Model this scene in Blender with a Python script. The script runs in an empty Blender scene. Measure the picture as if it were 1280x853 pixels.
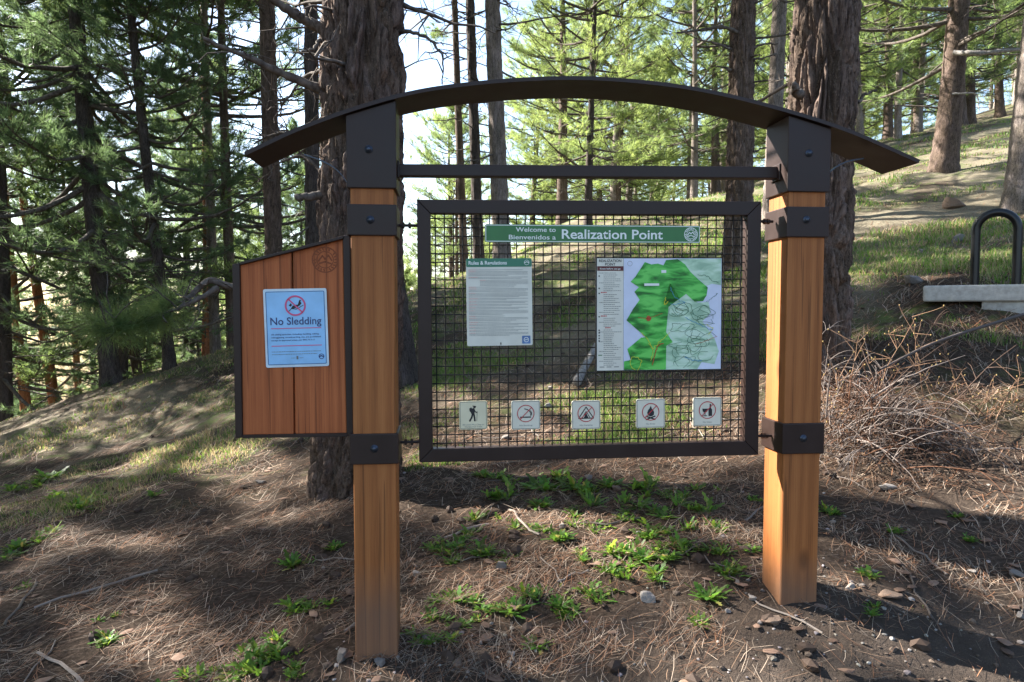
import bpy, bmesh, math, random
import numpy as np
from mathutils import Vector, Matrix, Quaternion

# ---------------------------------------------------------------- camera, sky, sun, exposure
scene = bpy.context.scene
C = scene.collection
R = math.radians
EYE = 1.5
PITCH = R(2.8)
FPX = 853.0
cam_d = bpy.data.cameras.new('camera')
cam_d.sensor_width = 36.0
cam_d.lens = 24.0
cam_d.clip_start = 0.05
cam_d.clip_end = 1000.0
cam_d.dof.use_dof = True
cam_d.dof.focus_distance = 2.3
cam_d.dof.aperture_fstop = 13.0
cam = bpy.data.objects.new('camera', cam_d)
cam.location = (0, 0, EYE)
cam.rotation_euler = (R(90) - PITCH, 0, 0)
C.objects.link(cam)
scene.camera = cam

SUN_EL = R(36)
SUN_DIR = Vector((-0.90, 0.436, 0)).normalized() * math.cos(SUN_EL) + Vector((0, 0, math.sin(SUN_EL)))
world = bpy.data.worlds.new('World')
scene.world = world
world.use_nodes = True
wn = world.node_tree
sky = wn.nodes.new('ShaderNodeTexSky')
sky.sky_type = 'NISHITA'
sky.sun_disc = False
sky.sun_elevation = SUN_EL
sky.sun_rotation = math.atan2(SUN_DIR.x, SUN_DIR.y)
sky.air_density = 1.0
sky.dust_density = 1.2
sky.ozone_density = 1.0
bg = wn.nodes['Background']
bg.inputs['Strength'].default_value = 0.085
wn.links.new(sky.outputs[0], bg.inputs['Color'])

sun_d = bpy.data.lights.new('sun', 'SUN')
sun_d.energy = 5.0
sun_d.angle = R(0.55)
sun_d.color = (1.0, 0.955, 0.88)
sun = bpy.data.objects.new('sun', sun_d)
sun.rotation_euler = SUN_DIR.to_track_quat('Z', 'Y').to_euler()
C.objects.link(sun)

scene.view_settings.view_transform = 'Standard'
scene.view_settings.look = 'None'
scene.view_settings.gamma = 1.0
scene.view_settings.use_curve_mapping = False
scene.view_settings.exposure = 2.5
scene.cycles.max_bounces = 6
scene.cycles.diffuse_bounces = 3
scene.cycles.transmission_bounces = 4
scene.cycles.transparent_max_bounces = 4
try:
    scene.cycles.use_denoising = True
    scene.cycles.denoiser = 'OPENIMAGEDENOISE'
    scene.cycles.denoising_input_passes = 'RGB_ALBEDO_NORMAL'
    scene.cycles.denoising_prefilter = 'ACCURATE'
except Exception:
    pass

rnd = random.Random(7)
rng = np.random.default_rng(7)

# ---------------------------------------------------------------- small helpers
def ray(px, py):
    a = (px - 640.0) / FPX
    b = -(py - 426.5) / FPX
    c, s = math.cos(PITCH), math.sin(PITCH)
    return Vector((a, c + b * s, b * c - s))

def at(px, py, D):
    """world point on the sight line through a measured direction, D metres ahead"""
    d = ray(px, py)
    return Vector((0, 0, EYE)) + d * (D / d.y)

def tag(o, label=None, cat=None, group=None, kind=None):
    if label: o['label'] = label
    if cat: o['category'] = cat
    if group: o['group'] = group
    if kind: o['kind'] = kind
    return o

def empty(name, loc=(0, 0, 0), rot=None, parent=None):
    o = bpy.data.objects.new(name, None)
    o.empty_display_size = 0.1
    o.location = loc
    if rot is not None: o.rotation_euler = rot
    if parent: o.parent = parent
    C.objects.link(o)
    return o

def link(name, me, mat=None, parent=None, loc=None):
    o = bpy.data.objects.new(name, me)
    if mat is not None and len(me.materials) == 0: me.materials.append(mat)
    if parent: o.parent = parent
    if loc is not None: o.location = loc
    C.objects.link(o)
    return o

def np_mesh(name, V, F, smooth=True, col=None):
    """V (n,3), F (m,3) or (m,4) index arrays or a list of such arrays"""
    V = np.asarray(V, dtype=np.float32)
    Fs = F if isinstance(F, list) else [F]
    Fs = [np.asarray(f, dtype=np.int32) for f in Fs if len(f)]
    me = bpy.data.meshes.new(name)
    me.vertices.add(len(V))
    me.vertices.foreach_set('co', V.ravel())
    tot = np.concatenate([np.full(len(f), f.shape[1], dtype=np.int32) for f in Fs])
    idx = np.concatenate([f.ravel() for f in Fs])
    st = np.concatenate([[0], np.cumsum(tot)[:-1]]).astype(np.int32)
    me.loops.add(len(idx))
    me.loops.foreach_set('vertex_index', idx)
    me.polygons.add(len(tot))
    me.polygons.foreach_set('loop_start', st)
    me.polygons.foreach_set('loop_total', tot)
    me.update(calc_edges=True)
    me.polygons.foreach_set('use_smooth', np.full(len(tot), smooth, dtype=bool))
    if col is not None:
        a = me.color_attributes.new('tint', 'FLOAT_COLOR', 'POINT')
        c = np.ones((len(V), 4), dtype=np.float32)
        c[:, :3] = col
        a.data.foreach_set('color', c.ravel())
    me.validate()
    return me

def bm_mesh(name, bm, smooth=False):
    me = bpy.data.meshes.new(name)
    bm.normal_update()
    bm.to_mesh(me); bm.free()
    if smooth:
        me.polygons.foreach_set('use_smooth', np.ones(len(me.polygons), dtype=bool))
    return me

def box_bm(x0, x1, y0, y1, z0, z1, bevel=0.0, seg=2):
    bm = bmesh.new()
    vs = [bm.verts.new((x, y, z)) for x in (x0, x1) for y in (y0, y1) for z in (z0, z1)]
    for f in ((0, 1, 3, 2), (4, 6, 7, 5), (0, 4, 5, 1), (2, 3, 7, 6), (0, 2, 6, 4), (1, 5, 7, 3)):
        bm.faces.new([vs[i] for i in f])
    bmesh.ops.recalc_face_normals(bm, faces=bm.faces)
    if bevel > 0:
        bmesh.ops.bevel(bm, geom=list(bm.edges), offset=bevel, segments=seg, affect='EDGES', profile=0.6)
    return bm

def hexa_bm(c8, bevel=0.0):
    """a box from 8 free corners, order as box_bm (x,y,z nested)"""
    bm = bmesh.new()
    vs = [bm.verts.new(c) for c in c8]
    for f in ((0, 1, 3, 2), (4, 6, 7, 5), (0, 4, 5, 1), (2, 3, 7, 6), (0, 2, 6, 4), (1, 5, 7, 3)):
        bm.faces.new([vs[i] for i in f])
    bmesh.ops.recalc_face_normals(bm, faces=bm.faces)
    if bevel > 0:
        bmesh.ops.bevel(bm, geom=list(bm.edges), offset=bevel, segments=2, affect='EDGES', profile=0.6)
    return bm

def tube(path, rad, sides=6, cap=True):
    P = np.asarray(path, dtype=float); n = len(P)
    r = np.broadcast_to(np.asarray(rad, dtype=float), (n,))
    T = np.gradient(P, axis=0)
    T /= np.linalg.norm(T, axis=1)[:, None] + 1e-12
    ref = np.linalg.eigh(T.T @ T)[1][:, 0]      # the direction least along the path
    A = np.cross(T, ref); A /= np.linalg.norm(A, axis=1)[:, None] + 1e-12
    B = np.cross(T, A)
    th = np.linspace(0, 2 * np.pi, sides, endpoint=False)
    V = P[:, None, :] + r[:, None, None] * (np.cos(th)[None, :, None] * A[:, None, :] + np.sin(th)[None, :, None] * B[:, None, :])
    V = V.reshape(-1, 3)
    i = np.arange(n - 1)[:, None] * sides; j = np.arange(sides)[None, :]; k = (np.arange(sides)[None, :] + 1) % sides
    F = np.stack([i + j, i + k, i + sides + k, i + sides + j], -1).reshape(-1, 4)
    return V, F

class Acc:
    """collects numpy pieces of ONE mesh"""
    def __init__(self): self.V = []; self.F = {3: [], 4: []}; self.n = 0; self.col = []
    def add(self, V, F, col=None):
        V = np.asarray(V); F = np.asarray(F)
        self.V.append(V); self.F[F.shape[1]].append(F + self.n); self.n += len(V)
        if col is not None: self.col.append(np.broadcast_to(np.asarray(col, dtype=float), (len(V), 3)))
    def mesh(self, name, smooth=True):
        Fs = [np.concatenate(self.F[k]) for k in (3, 4) if self.F[k]]
        return np_mesh(name, np.concatenate(self.V), Fs, smooth, np.concatenate(self.col) if self.col else None)

def spline(pts, n):
    """Catmull-Rom through pts"""
    P = np.asarray(pts, dtype=float)
    P = np.vstack([2 * P[0] - P[1], P, 2 * P[-1] - P[-2]])
    m = len(P) - 3
    t = np.linspace(0, m - 1e-6, n); i = t.astype(int); f = (t - i)[:, None]
    p0, p1, p2, p3 = P[i], P[i + 1], P[i + 2], P[i + 3]
    return 0.5 * ((2 * p1) + (-p0 + p2) * f + (2 * p0 - 5 * p1 + 4 * p2 - p3) * f ** 2 + (-p0 + 3 * p1 - 3 * p2 + p3) * f ** 3)

# lattice noise in numpy
def _hash(ix, iy, iz, seed):
    h = (ix * 374761393 + iy * 668265263 + iz * 2147483647 + seed * 974634777) & 0xFFFFFFFF
    h = ((h ^ (h >> 13)) * 1274126177) & 0xFFFFFFFF
    h = ((h ^ (h >> 16)) * 2246822519) & 0xFFFFFFFF
    return ((h ^ (h >> 15)) & 0xFFFFFF) / float(0xFFFFFF)

def vnoise(p, seed=0):
    p = np.asarray(p, dtype=float)
    i = np.floor(p).astype(np.int64); f = p - i; f = f * f * (3 - 2 * f)
    out = 0
    for dx in (0, 1):
        for dy in (0, 1):
            for dz in (0, 1):
                w = (f[:, 0] if dx else 1 - f[:, 0]) * (f[:, 1] if dy else 1 - f[:, 1]) * (f[:, 2] if dz else 1 - f[:, 2])
                out = out + w * _hash(i[:, 0] + dx, i[:, 1] + dy, i[:, 2] + dz, seed)
    return out

def fbm(p, oct=4, seed=0):
    p = np.asarray(p, dtype=float); s = 0; a = 0.5; tot = 0
    for k in range(oct):
        s = s + a * vnoise(p * 2 ** k, seed + k); tot += a; a *= 0.5
    return s / tot

def worley(p, seed=0):
    """F1, F2 and the cell value"""
    p = np.asarray(p, dtype=float); i = np.floor(p).astype(np.int64)
    f1 = np.full(len(p), 9.0); f2 = np.full(len(p), 9.0); cid = np.zeros(len(p))
    for dx in (-1, 0, 1):
        for dy in (-1, 0, 1):
            for dz in (-1, 0, 1):
                a, b, c = i[:, 0] + dx, i[:, 1] + dy, i[:, 2] + dz
                q = np.stack([a + _hash(a, b, c, seed), b + _hash(a, b, c, seed + 1), c + _hash(a, b, c, seed + 2)], -1)
                d = np.linalg.norm(p - q, axis=1)
                n = d < f1
                f2 = np.where(n, f1, np.minimum(f2, d)); cid = np.where(n, _hash(a, b, c, seed + 3), cid); f1 = np.where(n, d, f1)
    return f1, f2, cid

# ---------------------------------------------------------------- materials
def mat(name, base=(0.5, 0.5, 0.5), rough=0.7, metal=0.0, spec=0.4):
    m = bpy.data.materials.new(name); m.use_nodes = True
    b = m.node_tree.nodes['Principled BSDF']
    b.inputs['Base Color'].default_value = (*base, 1)
    b.inputs['Roughness'].default_value = rough
    b.inputs['Metallic'].default_value = metal
    b.inputs['Specular IOR Level'].default_value = spec
    return m

class NT:
    def __init__(self, m): self.t = m.node_tree; self.b = self.t.nodes['Principled BSDF']
    def n(self, kind, **kw):
        x = self.t.nodes.new(kind)
        for k, v in kw.items(): setattr(x, k, v)
        return x
    def l(self, a, b): self.t.links.new(a, b)
    def coord(self, scale=(1, 1, 1), out='Object', rot=(0, 0, 0)):
        c = self.n('ShaderNodeTexCoord'); mp = self.n('ShaderNodeMapping')
        mp.inputs['Scale'].default_value = scale; mp.inputs['Rotation'].default_value = rot
        self.l(c.outputs[out], mp.inputs['Vector']); return mp.outputs[0]
    def noise(self, vec, scale=5, detail=4, rough=0.55, dist=0.0):
        x = self.n('ShaderNodeTexNoise'); x.inputs['Scale'].default_value = scale; x.inputs['Detail'].default_value = detail
        x.inputs['Roughness'].default_value = rough; x.inputs['Distortion'].default_value = dist
        self.l(vec, x.inputs['Vector']); return x.outputs['Fac']
    def ramp(self, fac, stops):
        x = self.n('ShaderNodeValToRGB'); e = x.color_ramp.elements
        while len(e) < len(stops): e.new(0.5)
        for k, (p, c) in enumerate(stops):
            e[k].position = p; e[k].color = (*c, 1) if len(c) == 3 else c
        self.l(fac, x.inputs['Fac']); return x.outputs['Color']
    def mix(self, fac, a, b, mode='MIX'):
        x = self.n('ShaderNodeMix', data_type='RGBA', blend_type=mode)
        for s, v in ((x.inputs[0], fac), (x.inputs[6], a), (x.inputs[7], b)):
            if hasattr(v, 'node'): self.l(v, s)
            elif isinstance(v, (int, float)): s.default_value = v
            else: s.default_value = (*v, 1)
        return x.outputs[2]
    def math(self, op, a, b=0.0):
        x = self.n('ShaderNodeMath', operation=op)
        for s, v in ((x.inputs[0], a), (x.inputs[1], b)):
            if hasattr(v, 'node'): self.l(v, s)
            else: s.default_value = v
        return x.outputs[0]
    def bump(self, h, strength=0.5, dist=0.01):
        x = self.n('ShaderNodeBump'); x.inputs['Strength'].default_value = strength; x.inputs['Distance'].default_value = dist
        self.l(h, x.inputs['Height']); self.l(x.outputs[0], self.b.inputs['Normal'])
    def attr(self, name='tint'):
        x = self.n('ShaderNodeAttribute'); x.attribute_name = name; return x.outputs['Color']

def wood_mat(name, dark, mid, light, seed=0.0, splash=False):
    m = mat(name, mid, 0.62, spec=0.3); t = NT(m)
    v = t.coord((14, 14, 0.55)); o = t.n('ShaderNodeVectorMath', operation='ADD'); o.inputs[1].default_value = (seed, seed * 1.7, seed * 0.3)
    t.l(v, o.inputs[0]); v = o.outputs[0]
    w = t.n('ShaderNodeTexWave', wave_type='BANDS', bands_direction='X'); w.inputs['Scale'].default_value = 0.5
    w.inputs['Distortion'].default_value = 9.0; w.inputs['Detail'].default_value = 3; w.inputs['Detail Scale'].default_value = 0.7
    t.l(v, w.inputs['Vector'])
    fine = t.noise(t.coord((420, 420, 5)), 1.0, 4, 0.7)
    band = t.noise(t.coord((46, 46, 0.7)), 1.0, 3, 0.5, 0.6)
    big = t.noise(t.coord((3, 3, 1.6)), 1.0, 4)
    f = t.math('ADD', t.math('ADD', t.math('MULTIPLY', w.outputs['Fac'], 0.12), t.math('MULTIPLY', fine, 0.58)), t.math('MULTIPLY', band, 0.30))
    c = t.ramp(f, [(0.34, dark), (0.5, mid), (0.64, light)])
    c = t.mix(t.math('MULTIPLY', t.ramp(big, [(0.35, (0, 0, 0)), (0.75, (1, 1, 1))]), 0.45), c, dark)
    vo = t.n('ShaderNodeTexVoronoi'); vo.inputs['Scale'].default_value = 1.0; t.l(t.coord((7, 7, 3.4)), vo.inputs['Vector'])
    kn = t.ramp(vo.outputs['Distance'], [(0.06, (1, 1, 1)), (0.17, (0, 0, 0))])
    c = t.mix(t.math('MULTIPLY', kn, 0.6), c, tuple(x * 0.35 for x in dark))
    chk = t.ramp(t.noise(t.coord((90, 90, 1.3)), 1.0, 2, 0.5), [(0.61, (0, 0, 0)), (0.645, (1, 1, 1))])
    c = t.mix(t.math('MULTIPLY', chk, 0.55), c, tuple(x * 0.4 for x in dark))
    if splash:
        g_ = t.n('ShaderNodeSeparateXYZ'); t.l(t.coord((1, 1, 1)), g_.inputs[0])
        sp_ = t.ramp(t.math('ADD', g_.outputs[2], t.math('MULTIPLY', big, -0.30)), [(0.0, (1, 1, 1)), (0.16, (0, 0, 0))])
        c = t.mix(t.math('MULTIPLY', sp_, 0.6), c, (0.12, 0.085, 0.062))
    t.l(c, t.b.inputs['Base Color']); t.bump(fine, 0.35, 0.002)
    r = t.math('ADD', 0.5, t.math('MULTIPLY', big, 0.25)); t.l(r, t.b.inputs['Roughness'])
    return m

M = {}
M['post'] = wood_mat('cedar_post', (0.20, 0.066, 0.017), (0.31, 0.108, 0.029), (0.38, 0.145, 0.043), splash=True)
M['plank'] = wood_mat('red_cedar_plank', (0.25, 0.064, 0.018), (0.39, 0.108, 0.032), (0.48, 0.145, 0.046), 3.3)
def steel_mat():
    m = mat('brown_steel', (0.030, 0.021, 0.021), 0.5, spec=0.3); t = NT(m)
    n = t.noise(t.coord((1, 1, 1)), 9, 6)
    c = t.ramp(n, [(0.3, (0.020, 0.0100, 0.0078)), (0.7, (0.030, 0.0160, 0.0124))])
    dust = t.ramp(t.noise(t.coord((1, 1, 1)), 60, 3), [(0.62, (0, 0, 0)), (0.8, (1, 1, 1))])
    c = t.mix(t.math('MULTIPLY', dust, 0.06), c, (0.07, 0.058, 0.05))
    t.l(c, t.b.inputs['Base Color'])
    t.l(t.math('ADD', 0.34, t.math('MULTIPLY', n, 0.25)), t.b.inputs['Roughness'])
    return m
M['steel'] = steel_mat()
M['wire'] = mat('black_wire', (0.006, 0.006, 0.0065), 0.55, spec=0.2)
M['bolt'] = mat('zinc_bolt', (0.055, 0.065, 0.085), 0.4, 0.7)
M['rack_black'] = mat('black_rack_paint', (0.007, 0.0075, 0.009), 0.32, spec=0.35)
M['black'] = mat('print_black', (0.018, 0.018, 0.020), 0.55)
M['grey_print'] = mat('print_grey', (0.16, 0.17, 0.17), 0.6)
M['red'] = mat('print_red', (0.46, 0.035, 0.045), 0.55)
M['pink'] = mat('print_pink', (0.62, 0.09, 0.20), 0.5)
M['navy'] = mat('print_navy', (0.035, 0.055, 0.16), 0.5)
M['white_ink'] = mat('print_white', (0.74, 0.77, 0.72), 0.5)
M['maroon'] = mat('print_maroon', (0.10, 0.018, 0.018), 0.5)
def plate(name, c, var=0.08, rough=0.4):
    m = mat(name, c, rough); t = NT(m)
    n = t.noise(t.coord((1, 1, 1)), 14, 5)
    t.l(t.ramp(n, [(0.3, tuple(x * (1 - var) for x in c)), (0.7, tuple(min(1, x * (1 + var)) for x in c))]), t.b.inputs['Base Color'])
    return m
M['sign_green'] = plate('sign_green', (0.032, 0.150, 0.042))
M['header_green'] = plate('header_green', (0.030, 0.17, 0.10))
M['sign_cream'] = plate('sign_cream', (0.66, 0.60, 0.41))
M['sign_white'] = plate('sign_white', (0.66, 0.62, 0.50))
M['paper'] = plate('rules_paper', (0.64, 0.62, 0.53))
M['blue_sign'] = plate('blue_notice', (0.26, 0.52, 0.80), 0.10, 0.25)
M['laminate'] = plate('laminate_edge', (0.55, 0.66, 0.72), 0.15, 0.15)
M['map_base'] = plate('map_lavender', (0.58, 0.62, 0.74), 0.10)
M['qr_blue'] = plate('badge_blue', (0.08, 0.17, 0.36), 0.5)
def map_relief(name, a, b, c):
    m = mat(name, b, 0.4); t = NT(m)
    n = t.noise(t.coord((0.45, 1.3, 1), rot=(0, 0, 0.9)), 30, 3, 0.5, 0.5)
    t.l(t.ramp(n, [(0.38, a), (0.5, b), (0.6, c)]), t.b.inputs['Base Color']); return m
M['map_green'] = map_relief('map_green', (0.008, 0.13, 0.012), (0.045, 0.36, 0.045), (0.13, 0.56, 0.10))
M['map_pale'] = map_relief('map_pale', (0.28, 0.44, 0.30), (0.42, 0.60, 0.42), (0.55, 0.70, 0.55))
M['map_dark'] = mat('map_trail_dark', (0.02, 0.11, 0.06), 0.5)
M['map_yellow'] = mat('map_trail_yellow', (0.60, 0.62, 0.04), 0.5)
M['map_blue'] = mat('map_trail_blue', (0.07, 0.28, 0.48), 0.5)
M['map_red'] = mat('map_road_red', (0.42, 0.07, 0.02), 0.5)

def bark_mat(name, furrow, body, plate_c, scale=1.0):
    m = mat(name, body, 0.9, spec=0.15); t = NT(m)
    fine = t.noise(t.coord((1, 1, 0.22)), 60 * scale, 6, 0.65)
    flake = t.noise(t.coord((1, 1, 0.6)), 130 * scale, 4, 0.6)
    mid = t.noise(t.coord((1, 1, 0.3)), 9 * scale, 4)
    c = t.ramp(mid, [(0.3, body), (0.7, plate_c)])
    c = t.mix(t.ramp(fine, [(0.32, (1, 1, 1)), (0.56, (0, 0, 0))]), c, furrow)
    c = t.mix(1.0, c, t.attr('tint'), 'MULTIPLY')
    c = t.mix(t.math('MULTIPLY', t.ramp(flake, [(0.52, (0, 0, 0)), (0.68, (1, 1, 1))]), 0.55), c, tuple(min(1, x * 1.6) for x in plate_c))
    t.l(c, t.b.inputs['Base Color'])
    t.bump(t.math('ADD', t.math('MULTIPLY', fine, 0.8), t.math('MULTIPLY', flake, 0.4)), 1.0, 0.016)
    return m
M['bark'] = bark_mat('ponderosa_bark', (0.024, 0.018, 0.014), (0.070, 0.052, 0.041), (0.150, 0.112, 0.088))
M['bark_shaded'] = bark_mat('shaded_bark', (0.018, 0.015, 0.013), (0.048, 0.040, 0.036), (0.095, 0.080, 0.070), 1.3)  # darker bark copy; the shade on backlit trunks is put into the colour
M['bark_orange_sunlit'] = bark_mat('orange_sunlit_bark', (0.07, 0.030, 0.017), (0.24, 0.10, 0.05), (0.40, 0.18, 0.085), 1.3)  # reddish bark with orange sunlight on the trunks put into its colour
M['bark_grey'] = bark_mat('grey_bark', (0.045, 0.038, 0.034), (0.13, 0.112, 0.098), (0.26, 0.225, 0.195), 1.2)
M['dead'] = mat('dead_wood', (0.10, 0.083, 0.07), 0.9, spec=0.1)
t = NT(M['dead']); t.l(t.ramp(t.noise(t.coord((1, 1, 1)), 30, 4), [(0.3, (0.05, 0.04, 0.034)), (0.7, (0.16, 0.135, 0.115))]), t.b.inputs['Base Color'])
M['log'] = mat('weathered_log', (0.26, 0.24, 0.22), 0.9, spec=0.1)
t = NT(M['log']); t.l(t.ramp(t.noise(t.coord((1, 1, 1)), 40, 4), [(0.3, (0.13, 0.115, 0.10)), (0.7, (0.36, 0.335, 0.31))]), t.b.inputs['Base Color'])

def leaf_mat(name, base, trans, tint_attr=True, tw=0.4, rough=0.5):
    m = mat(name, base, rough, spec=0.3); t = NT(m)
    out = t.t.nodes['Material Output']
    tr = t.n('ShaderNodeBsdfTranslucent'); mx = t.n('ShaderNodeMixShader'); mx.inputs[0].default_value = tw
    if tint_attr:
        a = t.attr('tint')
        t.l(t.mix(1.0, a, base, 'MULTIPLY'), t.b.inputs['Base Color']); t.l(t.mix(1.0, a, trans, 'MULTIPLY'), tr.inputs['Color'])
    else:
        tr.inputs['Color'].default_value = (*trans, 1)
    t.l(t.b.outputs[0], mx.inputs[1]); t.l(tr.outputs[0], mx.inputs[2]); t.l(mx.outputs[0], out.inputs['Surface'])
    return m
M['needles'] = leaf_mat('pine_needles', (0.076, 0.122, 0.052), (0.27, 0.38, 0.12), tw=0.48)
M['needles_shaded'] = leaf_mat('shaded_pine_needles', (0.058, 0.100, 0.062), (0.20, 0.31, 0.13), tw=0.45)  # darker needle copy; shade of the backlit left wood is in the colour
M['needles_sunlit'] = leaf_mat('sunlit_pine_needles', (0.108, 0.165, 0.058), (0.40, 0.51, 0.16), tw=0.54)  # lighter yellow-green needle copy; the sunlit look is put into the colour
M['weed'] = leaf_mat('weed_leaf', (0.095, 0.20, 0.032), (0.26, 0.44, 0.06), tw=0.45)
M['grass'] = leaf_mat('grass_blade', (0.16, 0.20, 0.055), (0.34, 0.36, 0.09))
M['litter'] = mat('needle_litter', (0.2, 0.14, 0.09), 0.75, spec=0.2)
t = NT(M['litter']); t.l(t.attr('tint'), t.b.inputs['Base Color'])
M['twig'] = mat('twig', (0.2, 0.15, 0.11), 0.8, spec=0.2)
t = NT(M['twig']); t.l(t.attr('tint'), t.b.inputs['Base Color'])
def rock_mat(name, a, b):
    m = mat(name, a, 0.85, spec=0.2); t = NT(m)
    n = t.noise(t.coord((1, 1, 1)), 22, 6, 0.65)
    t.l(t.ramp(n, [(0.3, a), (0.7, b)]), t.b.inputs['Base Color']); t.bump(n, 0.5, 0.01); return m
M['rock_grey'] = rock_mat('grey_rock', (0.11, 0.095, 0.085), (0.25, 0.22, 0.195))
M['rock_pale'] = rock_mat('pale_rock', (0.17, 0.145, 0.125), (0.36, 0.32, 0.285))
M['rock_brown'] = rock_mat('brown_rock', (0.11, 0.075, 0.055), (0.24, 0.17, 0.125))
M['concrete'] = rock_mat('concrete', (0.30, 0.285, 0.255), (0.50, 0.48, 0.435))

def ground_mat():
    m = mat('forest_floor', (0.1, 0.075, 0.055), 0.95, spec=0.1); t = NT(m)
    v = t.coord((1, 1, 1))
    big = t.noise(v, 0.9, 5, 0.6); mid = t.noise(v, 7, 6, 0.65); fine = t.noise(v, 55, 6, 0.7); grit = t.noise(v, 260, 3, 0.6)
    duff = t.ramp(fine, [(0.28, (0.020, 0.014, 0.010)), (0.5, (0.050, 0.034, 0.024)), (0.75, (0.12, 0.086, 0.062))])
    dirt = t.ramp(t.math('ADD', t.math('MULTIPLY', mid, 0.5), t.math('MULTIPLY', grit, 0.5)), [(0.3, (0.032, 0.024, 0.019)), (0.55, (0.068, 0.052, 0.041)), (0.72, (0.125, 0.098, 0.078))])
    dry = t.ramp(fine, [(0.3, (0.105, 0.086, 0.056)), (0.6, (0.22, 0.19, 0.135)), (0.75, (0.31, 0.27, 0.20))])
    a = t.n('ShaderNodeAttribute'); a.attribute_name = 'tint'
    sp = t.n('ShaderNodeSeparateColor'); t.l(a.outputs['Color'], sp.inputs[0])
    c = t.mix(sp.outputs[0], duff, dirt)
    c = t.mix(sp.outputs[1], c, dry)
    gr = t.ramp(t.math('ADD', t.math('MULTIPLY', mid, 0.5), t.math('MULTIPLY', big, 0.5)), [(0.5, (0, 0, 0)), (0.6, (1, 1, 1))])
    c = t.mix(t.math('MULTIPLY', t.math('MULTIPLY', gr, sp.outputs[2]), 0.8), c, (0.085, 0.12, 0.03))
    t.l(c, t.b.inputs['Base Color'])
    t.bump(t.math('ADD', t.math('MULTIPLY', fine, 0.7), t.math('MULTIPLY', grit, 0.25)), 0.8, 0.02)
    return m
M['ground'] = ground_mat()

# ---------------------------------------------------------------- terrain
# spot heights: sight direction and distance, then plain world spots further out
ctrl = []
for px, py, D in [(0, 870, 2.2), (300, 855, 2.25), (466, 816, 2.17), (640, 840, 2.15), (998, 744, 2.32), (850, 782, 2.25), (1280, 850, 2.05),
                  (0, 640, 4.4), (200, 610, 4.5), (435, 607, 4.1), (640, 588, 4.0), (850, 570, 4.0), (1150, 590, 3.3), (1280, 620, 3.0),
                  (1040, 470, 4.6), (1153, 385, 5.2), (1200, 388, 5.05), (1240, 408, 4.85), (1290, 414, 4.7), (1230, 353, 5.6), (1160, 356, 5.8), (1310, 350, 5.4), (1120, 395, 5.4), (1060, 330, 8.0), (1200, 300, 8.0), (1180, 214, 13), (1268, 262, 9.5), (1150, 250, 11),
                  (1280, 150, 24), (1150, 165, 24), (1060, 185, 24), (925, 335, 8.2), (960, 245, 14), (820, 268, 20), (700, 280, 20), (625, 352, 11), (560, 350, 13),
                  (490, 480, 7.0), (640, 480, 6.0), (800, 440, 6.5), (700, 390, 9),
                  (0, 528, 9.5), (70, 505, 10), (140, 484, 10), (215, 462, 10), (290, 440, 10.5), (400, 408, 11), (500, 372, 12), (150, 560, 6.5), (300, 520, 6.5)]:
    p = at(px, py, D); ctrl.append((p.x, p.y, p.z))
ctrl += [(0, 0, -0.05), (-2, 0, -0.15), (2, 0.2, 0.12), (0, -6, -0.4), (-6, -6, -1.2), (6, -6, 0.8), (-5, 2, -0.55), (-9, 3, -1.6), (5, 2, 1.1), (9, 4, 2.4), (-14, 8, -3.2), (-20, 0, -4.5),
         (-16, 16, -4.8), (-9, 16, -2.6), (-4, 18, -0.4), (-24, 24, -8), (-10, 30, -5.5), (0, 30, 0.6), (-30, 45, -12), (0, 50, -3.5), (10, 36, 6.0), (24, 36, 11.5), (18, 60, 7), (45, 60, 14), (40, 20, 14), (20, 8, 5.6),
         (-60, 0, -16), (-60, 80, -22), (0, 100, -12), (60, 100, 8), (60, 0, 20), (0, -60, -6), (-60, -60, -16), (60, -60, 14)]
ctrl = np.array(ctrl)
def _tps(a, b):
    r = np.linalg.norm(a[:, None, :] - b[None, :, :], axis=2)
    return np.where(r > 0, r * r * np.log(r + 1e-9), 0)
_n = len(ctrl)
_K = _tps(ctrl[:, :2], ctrl[:, :2]) + np.eye(_n) * 0.06
_Pm = np.hstack([np.ones((_n, 1)), ctrl[:, :2]])
_A = np.block([[_K, _Pm], [_Pm.T, np.zeros((3, 3))]])
_W = np.linalg.solve(_A, np.concatenate([ctrl[:, 2], np.zeros(3)]))
def smooth_h(xy):
    xy = np.atleast_2d(np.asarray(xy, dtype=float))
    out = np.empty(len(xy))
    for s in range(0, len(xy), 20000):
        q = xy[s:s + 20000]
        out[s:s + 20000] = _tps(q, ctrl[:, :2]) @ _W[:_n] + np.hstack([np.ones((len(q), 1)), q]) @ _W[_n:]
    return out
def rough_h(xy):
    xy = np.atleast_2d(np.asarray(xy, dtype=float))
    p = np.column_stack([xy, np.zeros(len(xy))])
    d = np.hypot(xy[:, 0], xy[:, 1])
    h = (fbm(p * 1.3, 3, 3) - 0.5) * 0.10 * np.clip(d / 6, 0.35, 2.0)
    h += (fbm(p * 7, 3, 11) - 0.5) * 0.035
    h += (vnoise(p * 38, 21) - 0.5) * 0.009
    return h
def height(xy): return smooth_h(xy) + rough_h(xy)
def gz(x, y): return float(height([[x, y]])[0])
def ground_hit(px, py):
    d = np.array(ray(px, py)); t_ = np.linspace(1.2, 40, 1600)
    pts = np.array([0, 0, EYE])[None] + t_[:, None] * d[None]
    below = np.nonzero(pts[:, 2] < height(pts[:, :2]))[0]
    k = below[0] if len(below) else len(t_) - 1
    return Vector((pts[k, 0], pts[k, 1], gz(pts[k, 0], pts[k, 1])))

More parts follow.
